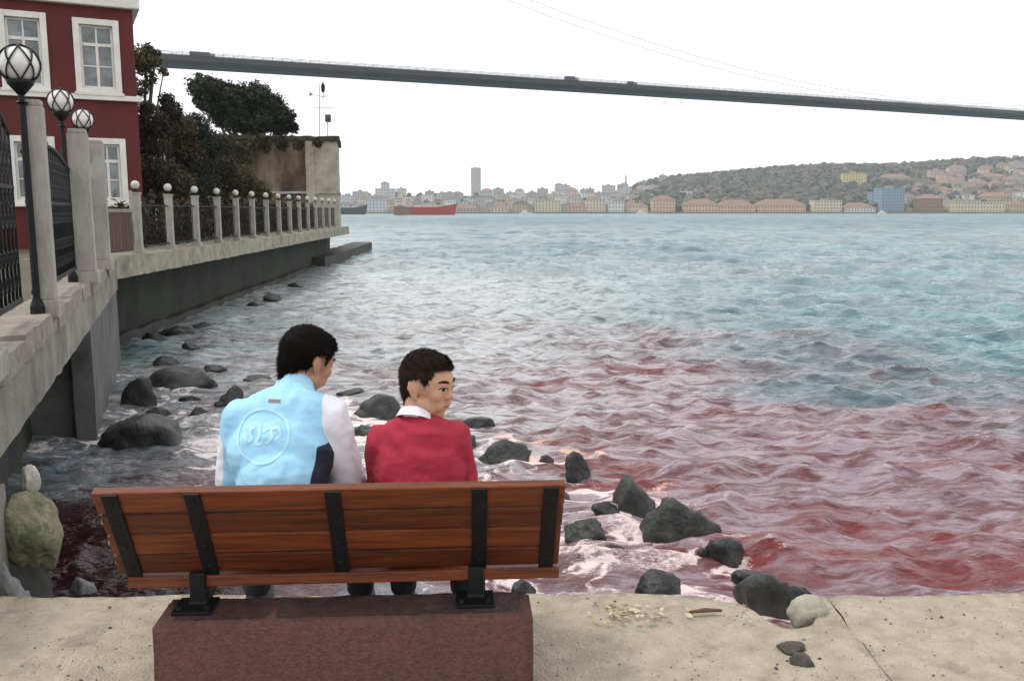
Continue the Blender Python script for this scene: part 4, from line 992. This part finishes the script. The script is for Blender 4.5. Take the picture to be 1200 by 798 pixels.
b = MB(); b.cyl(mp_(384, 175), mp_(384, 138), .025, n=8); b.build('side_pole', M_mast, ma)
b = MB(); b.cyl(mp_(366, 127), mp_(393, 127), .022, n=8); b.build('crossbar', M_mast, ma)
b = MB(); b.cyl(mp_(374, 114), mp_(383, 114), .022, n=8); b.build('bracket', M_mast, ma)
b = MB(); c_ = mp_(378.5, 103); b.lathe([(.05, -.25), (.10, -.18), (.11, .12), (.05, .22), (.02, .28)], c_, 12); b.cyl(c_+Vector((0, 0, -.25)), c_+Vector((0, 0, -.55)), .02); b.build('lantern', M_iron, ma, False)
b = MB(); c_ = mp_(384.5, 139); b.bbox(c_+Vector((-.15, -.12, -.2)), c_+Vector((.15, .12, .2)), .03); b.cyl(c_+Vector((0, -.12, 0)), c_+Vector((0, -.2, 0)), .1, n=12); b.build('signal_box', mat('dark_grey_box', (.08, .08, .09), rough=.5), ma)
b = MB(); c_ = mp_(364, 110.5); b.sphere(c_, .10, 10, 8); b.cyl(c_, mp_(374, 113), .015, n=6); b.build('float_lamp', M_mast, ma, True)

# ------------------------------------------------------------------ trees, shrubs, hedge
def leaf_mat(name, c1, c2, c3):
    m = bpy.data.materials.new(name); m.use_nodes = True; t = m.node_tree; N = t.nodes; L = t.links; p = N['Principled BSDF']
    a = N.new('ShaderNodeAttribute'); a.attribute_name = 'shade'; r = N.new('ShaderNodeValToRGB')
    r.color_ramp.elements[0].color = (*c1, 1); r.color_ramp.elements[1].color = (*c3, 1); e = r.color_ramp.elements.new(.5); e.color = (*c2, 1)
    L.new(a.outputs['Fac'], r.inputs[0]); L.new(r.outputs[0], p.inputs['Base Color']); p.inputs['Roughness'].default_value = .65; p.inputs['Specular IOR Level'].default_value = .25
    return m
def leaves(name, blobs, n, size, m, parent, seed, flat=.5):
    """n small leaf blades in the outer volume of ellipsoid clumps (centre, radii)"""
    g = np.random.default_rng(seed); V = []; vol = np.array([b[1][0]*b[1][1]+b[1][0]*b[1][2] for b in blobs]); w = vol/vol.sum()
    bi = g.choice(len(blobs), n, p=w); C_ = np.array([b[0] for b in blobs])[bi]; Rr = np.array([b[1] for b in blobs])[bi]
    d = g.normal(size=(n, 3)); d /= np.linalg.norm(d, axis=1)[:, None]
    lump = np.array([1+.35*noise.noise(Vector(x)*2.3+Vector((i % 7, seed, 0))) for i, x in zip(bi, d)])
    P = C_+d*Rr*(g.uniform(.2, 1.0, n)**.5*lump*g.choice([1, 1, 1, 1.14], n))[:, None]
    nrm = d+g.normal(size=(n, 3))*.7; nrm /= np.linalg.norm(nrm, axis=1)[:, None]
    u = np.cross(nrm, g.normal(size=(n, 3))); u /= np.linalg.norm(u, axis=1)[:, None]; v = np.cross(nrm, u)
    s = size*g.uniform(.5, 1.3, n)[:, None]
    q = np.stack([P-u*s, P-v*s*flat+nrm*s*.12, P+u*s, P+v*s*flat+nrm*s*.12], 1).reshape(-1, 3)
    me = bpy.data.meshes.new(name); me.from_pydata(q.tolist(), [], np.arange(4*n).reshape(-1, 4).tolist())
    clump = g.uniform(0, 1, len(blobs))[bi]
    sh = np.clip(.45*clump+.55*g.uniform(0, 1, n), 0, 1)
    a = me.attributes.new('shade', 'FLOAT', 'POINT'); a.data.foreach_set('value', np.repeat(sh, 4).astype(np.float32))
    me.materials.append(m); return link(name, me, parent)
M_pine = leaf_mat('pine_needles', (.005, .010, .005), (.014, .026, .010), (.045, .062, .024))
M_brn = leaf_mat('russet_leaves', (.014, .012, .008), (.038, .027, .014), (.095, .074, .034))
M_olive = leaf_mat('olive_leaves', (.02, .022, .010), (.055, .052, .022), (.12, .085, .035))
M_bark = mat('bark', (.10, .075, .055), (.05, .038, .03), scale=6, rough=.95, bump=.8, bscale=20)
def tree(name, base, label, cat, px_blobs, Y, n, size, m, seed, trunk_r=.15, group=None, ry=1.0, limbs=6):
    root = empty(name, base, label, cat, group); B = Vector(base); bl = []
    for x, y, r in px_blobs:
        c = at(x, y, Y=Y)-B; rr_ = r*Y/1050*1.02; c.y += random.uniform(-.4, .4)*rr_*ry; bl.append((tuple(c), (rr_, rr_*ry, rr_*.85)))
    leaves('crown', bl, n, size, m, root, seed)
    cen = sum((Vector(b[0]) for b in bl), Vector())/len(bl)
    b = MB(); top = Vector((cen.x*.6, cen.y*.6, cen.z*.75)); b.tube([Vector((0, 0, -.1)), top*.35+Vector((.1*trunk_r, 0, 0)), top], [trunk_r*1.25, trunk_r, trunk_r*.6], 9)
    tk = b.build('trunk', M_bark, root, True)
    b = MB()
    for i, q in enumerate(bl[:limbs+6]):
        s = top*(.45+.5*random.random()); e = Vector(q[0]); b.tube([s, s.lerp(e, .5)+Vector((0, 0, -.1*(e-s).length)), e], [trunk_r*.5, trunk_r*.33, trunk_r*.12], 6)
    b.build('limbs', M_bark, tk, True)
tree('pine_tree', (-15.2, 53, G), 'dark green spreading pine behind the old stone wall', 'tree', [(240, 104, 17), (258, 112, 19), (275, 118, 22), (298, 113, 18), (318, 126, 17), (335, 138, 12), (342, 150, 7), (310, 143, 16), (285, 140, 20), (262, 134, 17), (246, 122, 14), (328, 152, 9), (300, 152, 12), (235, 118, 9)], 53, 26000, .115, M_pine, 4, .3)
tree('tree', (-14.1, 34, G), 'sparse olive-brown tree right behind the upper corner of the red house', 'tree', [(158, 72, 18), (172, 58, 8), (180, 72, 9), (176, 92, 8), (191, 84, 6), (165, 104, 12), (183, 62, 5), (170, 80, 9)], 34, 2600, .075, M_olive, 5, .16)
sh = [('russet bush against the corner of the red house', [(180, 146, 18), (176, 170, 22), (188, 205, 24), (178, 225, 22), (172, 128, 10)], 27, M_brn), ('tall russet bush with a feathery top right of the house', [(200, 132, 15), (208, 150, 20), (212, 180, 22), (205, 215, 24), (197, 118, 9)], 29, M_brn),
      ('dark bush below the spreading pine', [(232, 150, 18), (240, 170, 22), (228, 195, 22), (236, 220, 22)], 32, M_pine), ('russet bush leaning on the left part of the old wall', [(258, 170, 15), (262, 195, 17), (254, 220, 20), (272, 215, 14)], 35, M_brn),
      ('olive shrub in front of the old wall', [(285, 205, 13), (298, 220, 12), (276, 228, 14), (310, 228, 9)], 40, M_olive)]
for i, (lb, pb, Y, m) in enumerate(sh):
    c = at(sum(p[0] for p in pb)/len(pb), 250, Y=Y)
    tree('shrub', (c.x, Y, G), lb, 'shrub', pb, Y, 8500, .062, m, 20+i, .05, 'bushes between the house and the old wall')
# creeper hanging over the left of the old wall
cr_ = empty('creeper', (-13, 45.2, G), 'dark creeper hanging down the left part of the old stone wall', 'creeper')
leaves('foliage', [(tuple(at(x, y, Y=46)-Vector((-13, 45.2, G))), (r*.044, .15, r*.044)) for x, y, r in ((275, 178, 12), (292, 172, 10), (310, 170, 9), (330, 168, 8), (350, 170, 7), (285, 192, 10), (270, 200, 10), (372, 168, 6), (305, 165, 8))], 1500, .13, M_brn, cr_, 61)
he = empty('hedge', (w2(20)-1.2, 20, G), 'low dark hedge running behind the ball-topped fence', 'hedge'); HB = Vector((w2(20)-1.2, 20, G)); bl = []
for i in range(34):
    Y = 19.2+i*.78; bl.append(((w2(Y)-1.3-HB.x+random.uniform(-.15, .15), Y-20, random.uniform(.4, .75)), (.6, .6, random.uniform(.55, .75))))
leaves('foliage', bl, 9000, .10, M_brn, he, 70)
b = MB()
for i in range(40): Y = -.8+i*.66; x = w2(20+Y)-1.3-HB.x; b.tube([(x, Y, -.05), (x+random.uniform(-.1, .1), Y, .4), (x+random.uniform(-.2, .2), Y, .8)], [.02, .015, .006], 5)
tag(b.build('stems', M_bark, he), kind='stuff')

# ------------------------------------------------------------------ suspension bridge
M_girder = mat('bridge_grey_paint', (.016, .019, .021), (.012, .014, .016), scale=.15, rough=.6, rnd=.06)
M_cable = mat('pale_cable', (.62, .62, .62), rough=.6)
BL = Vector((-139.4, 374.6, W+62.7)); bd = Vector((.9093, .4162, 0)); bn = Vector((-.4162, .9093, 0))
br_ = empty('suspension_bridge', BL, 'long dark deck of a suspension bridge crossing high over the strait', 'bridge')
def bp_(t, n, z): return bd*t+bn*n+Vector((0, 0, z-((t-330)/900)**2*4+((330)/900)**2*4*0))
seg = 22.0; t = -330
gm = None
while t < 900:
    b = MB(); sec = [(0, 1.2), (.9, -.7), (11.1, -.7), (12, 1.2), (11.8, 3.4), (.2, 3.4)]
    P = [bp_(t+e, n, z) for e in (.06, seg-.06) for n, z in sec]
    b.add(P, [tuple(range(6)), tuple(reversed(range(6, 12)))]+[(i, 6+i, 6+(i+1) % 6, (i+1) % 6) for i in range(6)]); b.build('deck_segment', M_girder, br_)
    t += seg
b = MB()
for n in (.4, 11.6):
    for z in (3.6, 4.1, 4.6):
        b.tube([bp_(-330+i*41, n, z) for i in range(31)], .11, 5)
    for i in range(310): b.cyl(bp_(-330+i*4, n, 3.1), bp_(-330+i*4, n, 4.65), .09, n=4)
tag(b.build('railing', M_girder, br_), kind='stuff')
for n in (0.2, 11.8):
    b = MB(); b.tube([bp_(-60+i*20, n, 5.5+4.35e-4*(-60+i*20-440)**2) for i in range(49)], .16, 6); b.build('main_cable', M_cable, br_, True)
M_truck = [mat('truck_grey', (.12, .13, .14), rough=.5), mat('truck_white', (.5, .5, .5), rough=.5)]
for t, lb, ln_, hh in ((187, 'lorry on the bridge deck above the boy in red', 7, 2.6), (222, 'low van on the bridge deck right of the lorry', 5, 2.1), (14, 'bus at the far left end of the bridge deck', 10, 2.3)):
    v = empty('lorry', BL+bp_(t, 3.2, 3.1), lb, 'lorry', 'vehicles on the bridge deck', math.atan2(bd.y, bd.x)); v0 = .5
    b = MB(); b.bbox((-ln_/2, -1.2, .6), (ln_/2-2, 1.2, hh), .1); b.build('cargo_box', M_truck[0], v)
    b = MB(); b.bbox((ln_/2-1.9, -1.15, .6), (ln_/2, 1.15, hh*.85), .15); b.build('cab', M_truck[1], v)
    for x in (-ln_/2+1, ln_/2-1):
        for y in (-1.1, 1.1):
            b = MB(); b.cyl((x, y-.15, .5), (x, y+.15, .5), .5, n=12); b.build('wheel', M_iron, v)

# ------------------------------------------------------------------ far shore
SH = 1015.0
def ridge_px(px): return np.interp(px, [-400, 100, 330, 400, 480, 560, 650, 700, 740, 760, 800, 850, 900, 950, 1000, 1050, 1100, 1150, 1200, 1300, 1700], [236, 234, 232, 231, 229, 229, 228, 226, 222, 216, 210, 206, 201, 198, 198, 197, 193, 190, 190, 188, 186])
def terr(X, Y):
    px = 600+1050*X/Y*.99
    top = EYE+(247.5-ridge_px(px)+2)*1420/1050 - 3
    t = np.clip((Y-SH-14)/(1420-SH), 0, 1); k = t**1.05*(1-.12*t*(1-t))
    return W+1.6+(top-W-1.6)*k*np.where(Y > 1420, np.clip(1-(Y-1420)/1600, .3, 1), 1)
gx = np.linspace(-1500, 2300, 191); gy = np.concatenate([[SH-2, SH, SH+6, SH+12], np.linspace(SH+25, 1420, 22), np.linspace(1460, 3000, 12)])
XX, YY = np.meshgrid(gx, gy); ZZ = terr(XX, YY); ZZ[0, :] = W-3; ZZ[1, :] = W+1.5; ZZ[2, :] = W+1.55
ZZ[4:] += (vnoise(XX/40, YY/40, 3)[4:]-.5)*3
b = MB(); m_ = len(gx); b.add(np.stack([XX, YY, ZZ], -1).reshape(-1, 3).tolist(), [(j*m_+i, j*m_+i+1, (j+1)*m_+i+1, (j+1)*m_+i) for j in range(len(gy)-1) for i in range(m_-1)])
tag(b.build('far_shore', mat('far_hillside', (.085, .085, .055), (.045, .055, .035), scale=.02, rough=.95, c3=(.14, .12, .09), s3=.012), smooth=True), kind='structure')
# wooded hill: thousands of low leafy crowns joined into one mass
tv = []; tf = []; tsh = []; bm = bmesh.new(); bmesh.ops.create_icosphere(bm, subdivisions=2, radius=1); iv = np.array([v.co[:] for v in bm.verts]); if_ = np.array([[v.index for v in f.verts] for f in bm.faces]); bm.free()
g = np.random.default_rng(11)
def wood(n, fpx, fY, dens, r0, r1):
    c = 0
    while c < n:
        px = g.uniform(*fpx); Y = SH+25+g.uniform(*fY)**.8*(430); X = (px-600)/1050*Y
        if g.uniform() > dens(px, (Y-SH)/430): continue
        z = float(terr(np.array(X), np.array(Y))); r = g.uniform(r0, r1); d = iv*(1+.38*(g.random((len(iv), 1))-.5)*2)
        tf.append(if_+len(iv)*len(tv)); tv.append(d*[r, r, r*.9]+[X, Y, z+r*.6]); tsh.append(np.clip(g.uniform(0, 1)*.8+.2*g.random(len(iv)), 0, 1)); c += 1
wood(2600, (740, 1260), (0, 1), lambda p, t: np.interp(p, [740, 790, 1030, 1070, 1100, 1260], [.4, 1, 1, .35, .16, .14])*(1 if t > .15 or p < 1040 else .4) if t < .85 else 1.0, 3.0, 6.5)
wood(130, (380, 760), (0, 1), lambda p, t: .5, 2.0, 4.0)
wood(260, (740, 1260), (.93, 1), lambda p, t: 1, 3.5, 7.0)
tv = np.concatenate(tv); tf = np.concatenate(tf); me = bpy.data.meshes.new('far_woodland'); me.from_pydata(tv.tolist(), [], tf.tolist())
a = me.attributes.new('shade', 'FLOAT', 'POINT'); a.data.foreach_set('value', np.concatenate(tsh).astype(np.float32)); me.materials.append(leaf_mat('far_foliage', (.020, .034, .028), (.060, .066, .048), (.135, .115, .082)))
tag(link('far_woodland', me), 'woodland covering the hill across the water', kind='stuff')
# buildings
PAL = dict(cream=(.62, .52, .40), salmon=(.60, .40, .29), white=(.68, .67, .64), grey=(.40, .41, .42), pink=(.52, .36, .33), tan=(.46, .37, .27), blue=(.20, .29, .38), brown=(.25, .14, .09), yellow=(.62, .50, .24), palegrey=(.52, .53, .55), pinkgrey=(.46, .40, .39))
MW = {k: mat('wall_'+k, v, tuple(x*.85 for x in v), scale=.3, rough=.85) for k, v in PAL.items()}
MR = {'tile': mat('far_roof_tile', (.26, .155, .115), (.18, .11, .085), scale=.4, rough=.9), 'flat': mat('far_flat_roof', (.32, .31, .30), (.24, .23, .22), scale=.3, rough=.9), 'dark': mat('far_dark_roof', (.10, .065, .055), scale=.4, rough=.9)}
M_fw = mat('far_window', (.06, .07, .08), rough=.25); M_glz = mat('far_glass_wall', (.14, .24, .33), (.10, .18, .26), scale=.2, rough=.2)
def building(px, base, w, h, Y, col, roof, label, group=None, depth=.7, yaw=None, cat='building', name='far_building', floors=None, tb=None):
    if Y is None:                                   # stand it where the slope shows at that height
        for Y in np.arange(SH+16, 1415, 3.0):
            q = at(px, base, Y=Y)
            if float(terr(np.array(q.x), np.array(Y))) >= q.z: break
    p = at(px, base, Y=Y); X = p.x; s = Y*1.0/1050; wd_ = w*s; ht = h*s; dp = min(wd_*depth, 26)
    z = min(float(terr(np.array(X), np.array(Y+e_))) for e_ in (0, dp))-1.0 if tb is None else tb
    ztop = p.z+ht; z = min(z, ztop-3); ht = ztop-z
    yw = yaw if yaw is not None else random.uniform(-.25, .25)
    o = empty(name, (X, Y+dp/2, z), label, cat, group, yw)
    rh = min(wd_, dp)*.28 if roof in ('tile', 'dark') else 0
    wh = ht-rh
    b = MB(); b.box((-wd_/2, -dp/2, -3), (wd_/2, dp/2, wh)); b.build('wall', MW[col], o)
    if rh:
        e = .5; b = MB(); q = wd_*.5-dp*.45 if wd_ > dp else .01
        b.add([(-wd_/2-e, -dp/2-e, wh), (wd_/2+e, -dp/2-e, wh), (wd_/2+e, dp/2+e, wh), (-wd_/2-e, dp/2+e, wh), (-q, 0, wh+rh), (q, 0, wh+rh)], [(0, 1, 5, 4), (2, 3, 4, 5), (3, 0, 4), (1, 2, 5), (3, 2, 1, 0)]); b.build('roof', MR[roof], o)
    else:
        b = MB(); b.box((-wd_/2-.2, -dp/2-.2, wh+.01), (wd_/2+.2, dp/2+.2, wh+.5)); b.box((-wd_*.15, -dp*.2, wh+.5), (wd_*.1, dp*.2, wh+2.6)); b.build('roof', MR['flat'], o)
    b = MB(); nf_ = floors or max(1, int(wh/3.3)); nw_ = max(2, int(wd_/3.4)); fh = wh/nf_
    for f in range(nf_):
        for i in range(nw_):
            x = -wd_/2+wd_*(i+.5)/nw_; b.box((x-.55, -dp/2-.06, fh*f+fh*.35), (x+.55, -dp/2+.1, fh*f+fh*.78))
        for i in range(max(1, int(dp/4))):
            yy = -dp/2+dp*(i+.5)/max(1, int(dp/4))
            for sx_ in (-1, 1): b.box((sx_*wd_/2-.06, yy-.5, fh*f+fh*.35), (sx_*wd_/2+.06, yy+.5, fh*f+fh*.78))
    tag(b.build('windows', M_fw, o), kind='stuff')
    return o
F = SH+8
building(822, 248.5, 38, 15, F, 'salmon', 'tile', 'leftmost of the long salmon waterfront halls under the wooded hill', 'long waterfront halls', .6, 0)
building(863, 248.5, 44, 14, F, 'salmon', 'tile', 'second long salmon waterfront hall, between its two larger neighbours', 'long waterfront halls', .6, 0)
building(916, 248.5, 56, 15, F, 'salmon', 'tile', 'longest of the salmon waterfront halls in the middle of the wooded hill', 'long waterfront halls', .5, 0)
building(970, 248.5, 32, 13, F, 'cream', 'flat', 'pale flat-roofed waterfront block right of the salmon halls', 'long waterfront halls', .6, 0)
building(1008, 249, 36, 11, F, 'white', 'tile', 'low white waterfront house left of the blue glass building', None, .6, 0)
o = building(1045, 248.5, 28, 27, F+10, 'blue', 'flat', 'tall blue glass building on the far waterfront', None, .7, .12)
building(1030, 240, 18, 14, F+40, 'blue', 'flat', 'smaller grey-blue block tucked behind the blue glass building', None, .7, .1)
building(1091, 248, 26, 20, F+5, 'brown', 'tile', 'brown waterfront house with a terrace right of the blue glass building', None, .7, .1)
building(1146, 249, 62, 12, F, 'cream', 'flat', 'long low cream waterfront wall building at the far right', None, .3, 0)
building(1194, 248, 22, 12, F+3, 'tan', 'tile', 'tan waterfront house at the right edge of the view', None, .7, 0)
building(1168, 240, 34, 14, None, 'tan', 'tile', 'tan house row above the long cream waterfront building', None, .5, 0)
building(1003, 221, 26, 17, None, 'yellow', 'flat', 'bright yellow villa standing alone on the wooded hill', None, .7, -.2)
building(911, 209, 18, 6, None, 'white', 'flat', 'long white villa on the crest of the wooded hill', None, .5, 0)
building(805, 235, 13, 10, None, 'white', 'flat', 'white house among trees above the leftmost salmon hall', None, .7, 0)
building(816, 231, 9, 7, None, 'white', 'flat', 'small white house right of the white house above the leftmost hall', None, .7, 0)
building(836, 228, 14, 5, None, 'palegrey', 'flat', 'low pale house higher in the trees above the second salmon hall', None, .7, 0)
building(900, 234, 20, 7, None, 'pink', 'tile', 'pink house with tiled roof half hidden above the longest salmon hall', None, .7, 0)
building(778, 247.5, 26, 18, F, 'salmon', 'tile', 'orange-walled waterfront house at the foot of the hill, left of the halls', None, .7, 0)
building(1050, 216, 34, 12, None, 'pinkgrey', 'tile', 'broad pink-grey mansion above the blue glass building', None, .5, 0)
building(1085, 222, 22, 12, None, 'pinkgrey', 'dark', 'pink-grey house with a dark roof right of the broad mansion', None, .6, 0)
building(1098, 212, 16, 12, None, 'pink', 'flat', 'pink block higher up right of the broad mansion', None, .6, 0)
building(1122, 206, 18, 12, None, 'palegrey', 'tile', 'pale grey house near the crest above the brown waterfront house', None, .6, 0)
g2 = random.Random(4)
for i in range(84):                    # houses packed on the slope at the right
    px = 1064+g2.random()*146; t = g2.random()
    row = 243-t*(24 if px < 1100 else 34 if px < 1140 else 44)
    building(px, row, g2.uniform(8, 17), g2.uniform(7, 11), None, g2.choice(['pinkgrey', 'pink', 'tan', 'cream', 'white', 'tan', 'palegrey']), g2.choice(['tile', 'tile', 'flat', 'dark']), 'one of the small houses packed on the slope at the right of the far shore', 'small houses packed on the far right slope', .8)
for i in range(104):                    # the hazy city behind the ship, and the front row along the water
    px = 405+g2.random()*365; t = g2.random()
    row = 246-t*(15 if px < 640 else 20)
    building(px, row, g2.uniform(8, 17), g2.uniform(5, 9)+(3 if t > .6 else 0), None, g2.choice(['palegrey', 'grey', 'pinkgrey', 'cream', 'white', 'palegrey']), g2.choice(['flat', 'flat', 'tile']), 'one of the pale blocks crowded in the hazy city left of the wooded hill', 'pale blocks of the hazy far city', .8)
for px, w, h, c, r, lb in ((610, 18, 12, 'tan', 'dark', 'dark-roofed waterfront house in the middle of the hazy city'), (642, 30, 12, 'cream', 'flat', 'long cream waterfront block right of the dark-roofed house'), (676, 20, 9, 'pink', 'tile', 'low pink waterfront house between two cream blocks'), (698, 22, 13, 'cream', 'flat', 'cream waterfront block left of the minaret'), (722, 18, 11, 'white', 'flat', 'white waterfront block below the minaret'), (748, 22, 10, 'cream', 'tile', 'cream tiled waterfront house right of the minaret'), (585, 20, 8, 'cream', 'tile', 'low cream house right of the tall tower at the water'), (545, 26, 8, 'pinkgrey', 'tile', 'low pink-grey house at the water below the tall tower'), (440, 24, 14, 'palegrey', 'flat', 'broad grey block on the water left of the red ship')):
    building(px, 248, w, h, F, c, r, lb, 'waterfront buildings of the hazy far city', .6, 0)
building(557.5, 226, 11, 28, 1900, 'grey', 'flat', 'single tall grey tower rising above the hazy far city', None, .9, .1, cat='tower', name='tower_block', floors=24)
building(451, 240, 22, 18, 1250, 'palegrey', 'flat', 'stepped pale block under the spire left of the red ship', None, .8, 0)
building(451, 226, 9, 13, 1255, 'palegrey', 'tile', 'slim pale tower rising left of the red ship', None, .9, 0, cat='tower', name='tower_block', tb=12)
building(500, 244, 16, 15, 1300, 'pinkgrey', 'flat', 'pinkish block rising right behind the red ship', None, .8, 0)
building(518, 244, 14, 17, 1310, 'palegrey', 'flat', 'pale grey block rising behind the bow of the red ship', None, .8, 0)
building(755, 219, 10, 6, 1380, 'grey', 'flat', 'small grey block on the skyline left of the wooded crest', None, .8, 0)
building(777, 213, 8, 7, 1390, 'grey', 'flat', 'grey tower house on the skyline where the wooded hill starts', None, .8, 0)
mi = empty('minaret', at(733, 232, Y=1200), 'thin minaret with a pointed tip on the skyline left of the wooded hill', 'minaret')
b = MB(); b.lathe([(1.6, -4), (1.5, 18), (2.1, 18.6), (2.1, 20), (1.2, 20), (1.1, 25)], n=12); b.build('shaft', MW['grey'], mi); b = MB(); b.lathe([(1.3, 25), (.05, 33)], n=12); b.build('tip', MR['flat'], mi)

# ------------------------------------------------------------------ ships
def ship(px, row, length_px, label, hullm, deckm, rust, Y, flip=1, superx=.1, sup_h=1.0, hull_h=.13):
    p = at(px, row, Y=Y); L_ = length_px*Y/1050; Bm = L_*.16; H = L_*hull_h
    o = empty('cargo_ship', (p.x, p.y, W), label, 'ship', 'ships on the strait', 0 if flip == 1 else math.pi)
    st_ = 14; P = []; Fc = []
    for i in range(st_+1):
        t = i/st_; x = -L_/2+L_*t
        hw = Bm/2*min(1, (t/.08)**.5 if t > 0 else .4)*(1 if t < .72 else max(.02, 1-((t-.72)/.28)**1.8)); hw = max(hw, Bm*.2 if t < .05 else .05)
        hh = H*(1+(.42*((t-.70)/.30)**1.5 if t > .70 else 0)+(.15 if t < .2 else 0)); rake = (.05*L_*((t-.8)/.2) if t > .8 else 0)
        P += [(x, -hw*.75, -2), (x, -hw*.92, H*.25), (x+rake, -hw, hh), (x+rake, hw, hh), (x, hw*.92, H*.25), (x, hw*.75, -2)]
    for i in range(st_):
        for k in range(5): Fc.append((i*6+k, (i+1)*6+k, (i+1)*6+k+1, i*6+k+1))
    Fc += [tuple(range(6)), tuple(reversed(range(st_*6, st_*6+6)))]
    b = MB(); b.add(P, Fc)
    b.mi = [1 if (rust and i < 5*4 and i < st_*5) else 0 for i in range(len(Fc))]
    b.build('hull', [hullm, rust or hullm], o)
    b = MB()
    for i in range(3): x0 = -L_*.16+i*L_*.16; b.bbox((x0, -Bm*.3, H*.9), (x0+L_*.12, Bm*.3, H*1.22), .1)
    b.build('hatch_covers', deckm, o)
    sx0 = -L_/2+L_*superx
    s = MB(); z = H*1.05
    for k, (l, w, h) in enumerate(((.17, .40, .055), (.14, .38, .05), (.10, .36, .05), (.06, .34, .035))): s.bbox((sx0-L_*l*.45, -Bm*w, z), (sx0+L_*l*.55, Bm*w, z+L_*h*sup_h), .1); z += L_*h*sup_h
    so_ = s.build('superstructure', deckm, o)
    w_ = MB()
    for k in range(3):
        for i in range(5): w_.box((sx0-L_*.04+i*L_*.02, -Bm*.41, H*1.05+L_*(.02+.05*k)*sup_h), (sx0-L_*.04+i*L_*.02+L_*.009, -Bm*.33, H*1.05+L_*(.035+.05*k)*sup_h))
    w_.build('windows', M_fw, so_)['kind'] = 'stuff'
    b = MB(); b.cyl((sx0-L_*.05, 0, z-L_*.04), (sx0-L_*.055, 0, z+L_*.05), L_*.018, L_*.015, 12); b.build('funnel', MW['brown'], o)
    for x, h in ((-.02, .16), (.30, .15), (sx0/L_+.02, .34)):
        b = MB(); b.cyl((x*L_, 0, H*.9), (x*L_, 0, H+L_*h), L_*.006, L_*.003, 8); b.cyl((x*L_, 0, H+L_*h*.35), (x*L_+L_*.09, 0, H+L_*h*.8), L_*.003, n=6); b.build('mast', deckm, o)
    return o
M_ruby = mat('red_hull_paint', (.42, .030, .035), (.33, .025, .03), scale=.15, rough=.5); M_rust = mat('brown_hull_paint', (.26, .13, .09), (.2, .1, .07), scale=.2, rough=.7); M_blk = mat('black_hull_paint', (.02, .02, .024), rough=.5); M_sup = mat('cream_ship_paint', (.66, .58, .50), rough=.6)
ship(497, 252, 70, 'red cargo ship with cream superstructure steaming across the strait', M_ruby, M_sup, M_rust, 655)
ship(404, 250.5, 48, 'black-hulled ship half hidden behind the far end of the promenade', M_blk, MW['palegrey'], None, 760, superx=.3, hull_h=.16)
for i, (px, row, l, lb) in enumerate(((752, 249.5, 12, 'small white boat by the far shore below the minaret'), (616, 250, 14, 'white ferry boat by the far shore in the middle of the city'), (1034, 249.6, 9, 'white motor boat in front of the blue glass building'))):
    p = at(px, row, Y=960); L_ = l*960/1050; o = empty('small_boat', (p.x, 960, W), lb, 'boat', 'small boats by the far shore')
    b = MB(); P = [(-L_/2, -1.2, -.5), (L_*.25, -1.3, -.5), (L_/2, 0, -.3), (L_*.25, 1.3, -.5), (-L_/2, 1.2, -.5), (-L_/2, -1.5, 1.2), (L_*.25, -1.6, 1.4), (L_*.56, 0, 2), (L_*.25, 1.6, 1.4), (-L_/2, 1.5, 1.2)]
    b.add(P, [(4, 3, 2, 1, 0), (5, 6, 7, 8, 9)]+[(k, (k+1) % 5, 5+(k+1) % 5, 5+k) for k in range(5)]); b.build('hull', M_trim, o)
    b = MB(); b.bbox((-L_*.3, -1, 1.2), (L_*.12, 1, 3.2), .15); b.build('cabin', M_trim, o)

# ------------------------------------------------------------------ haze over the strait
hz = MB(); hz.box((-1600, -40, W-14), (2400, 3150, 260)); m = bpy.data.materials.new('haze'); m.use_nodes = True; t = m.node_tree
t.nodes.remove(t.nodes['Principled BSDF']); pv = t.nodes.new('ShaderNodeVolumePrincipled'); pv.inputs['Color'].default_value = (.95, .97, 1, 1); pv.inputs['Density'].default_value = .00015
t.links.new(pv.outputs[0], t.nodes['Material Output'].inputs['Volume'])
tag(hz.build('haze', m), kind='stuff')
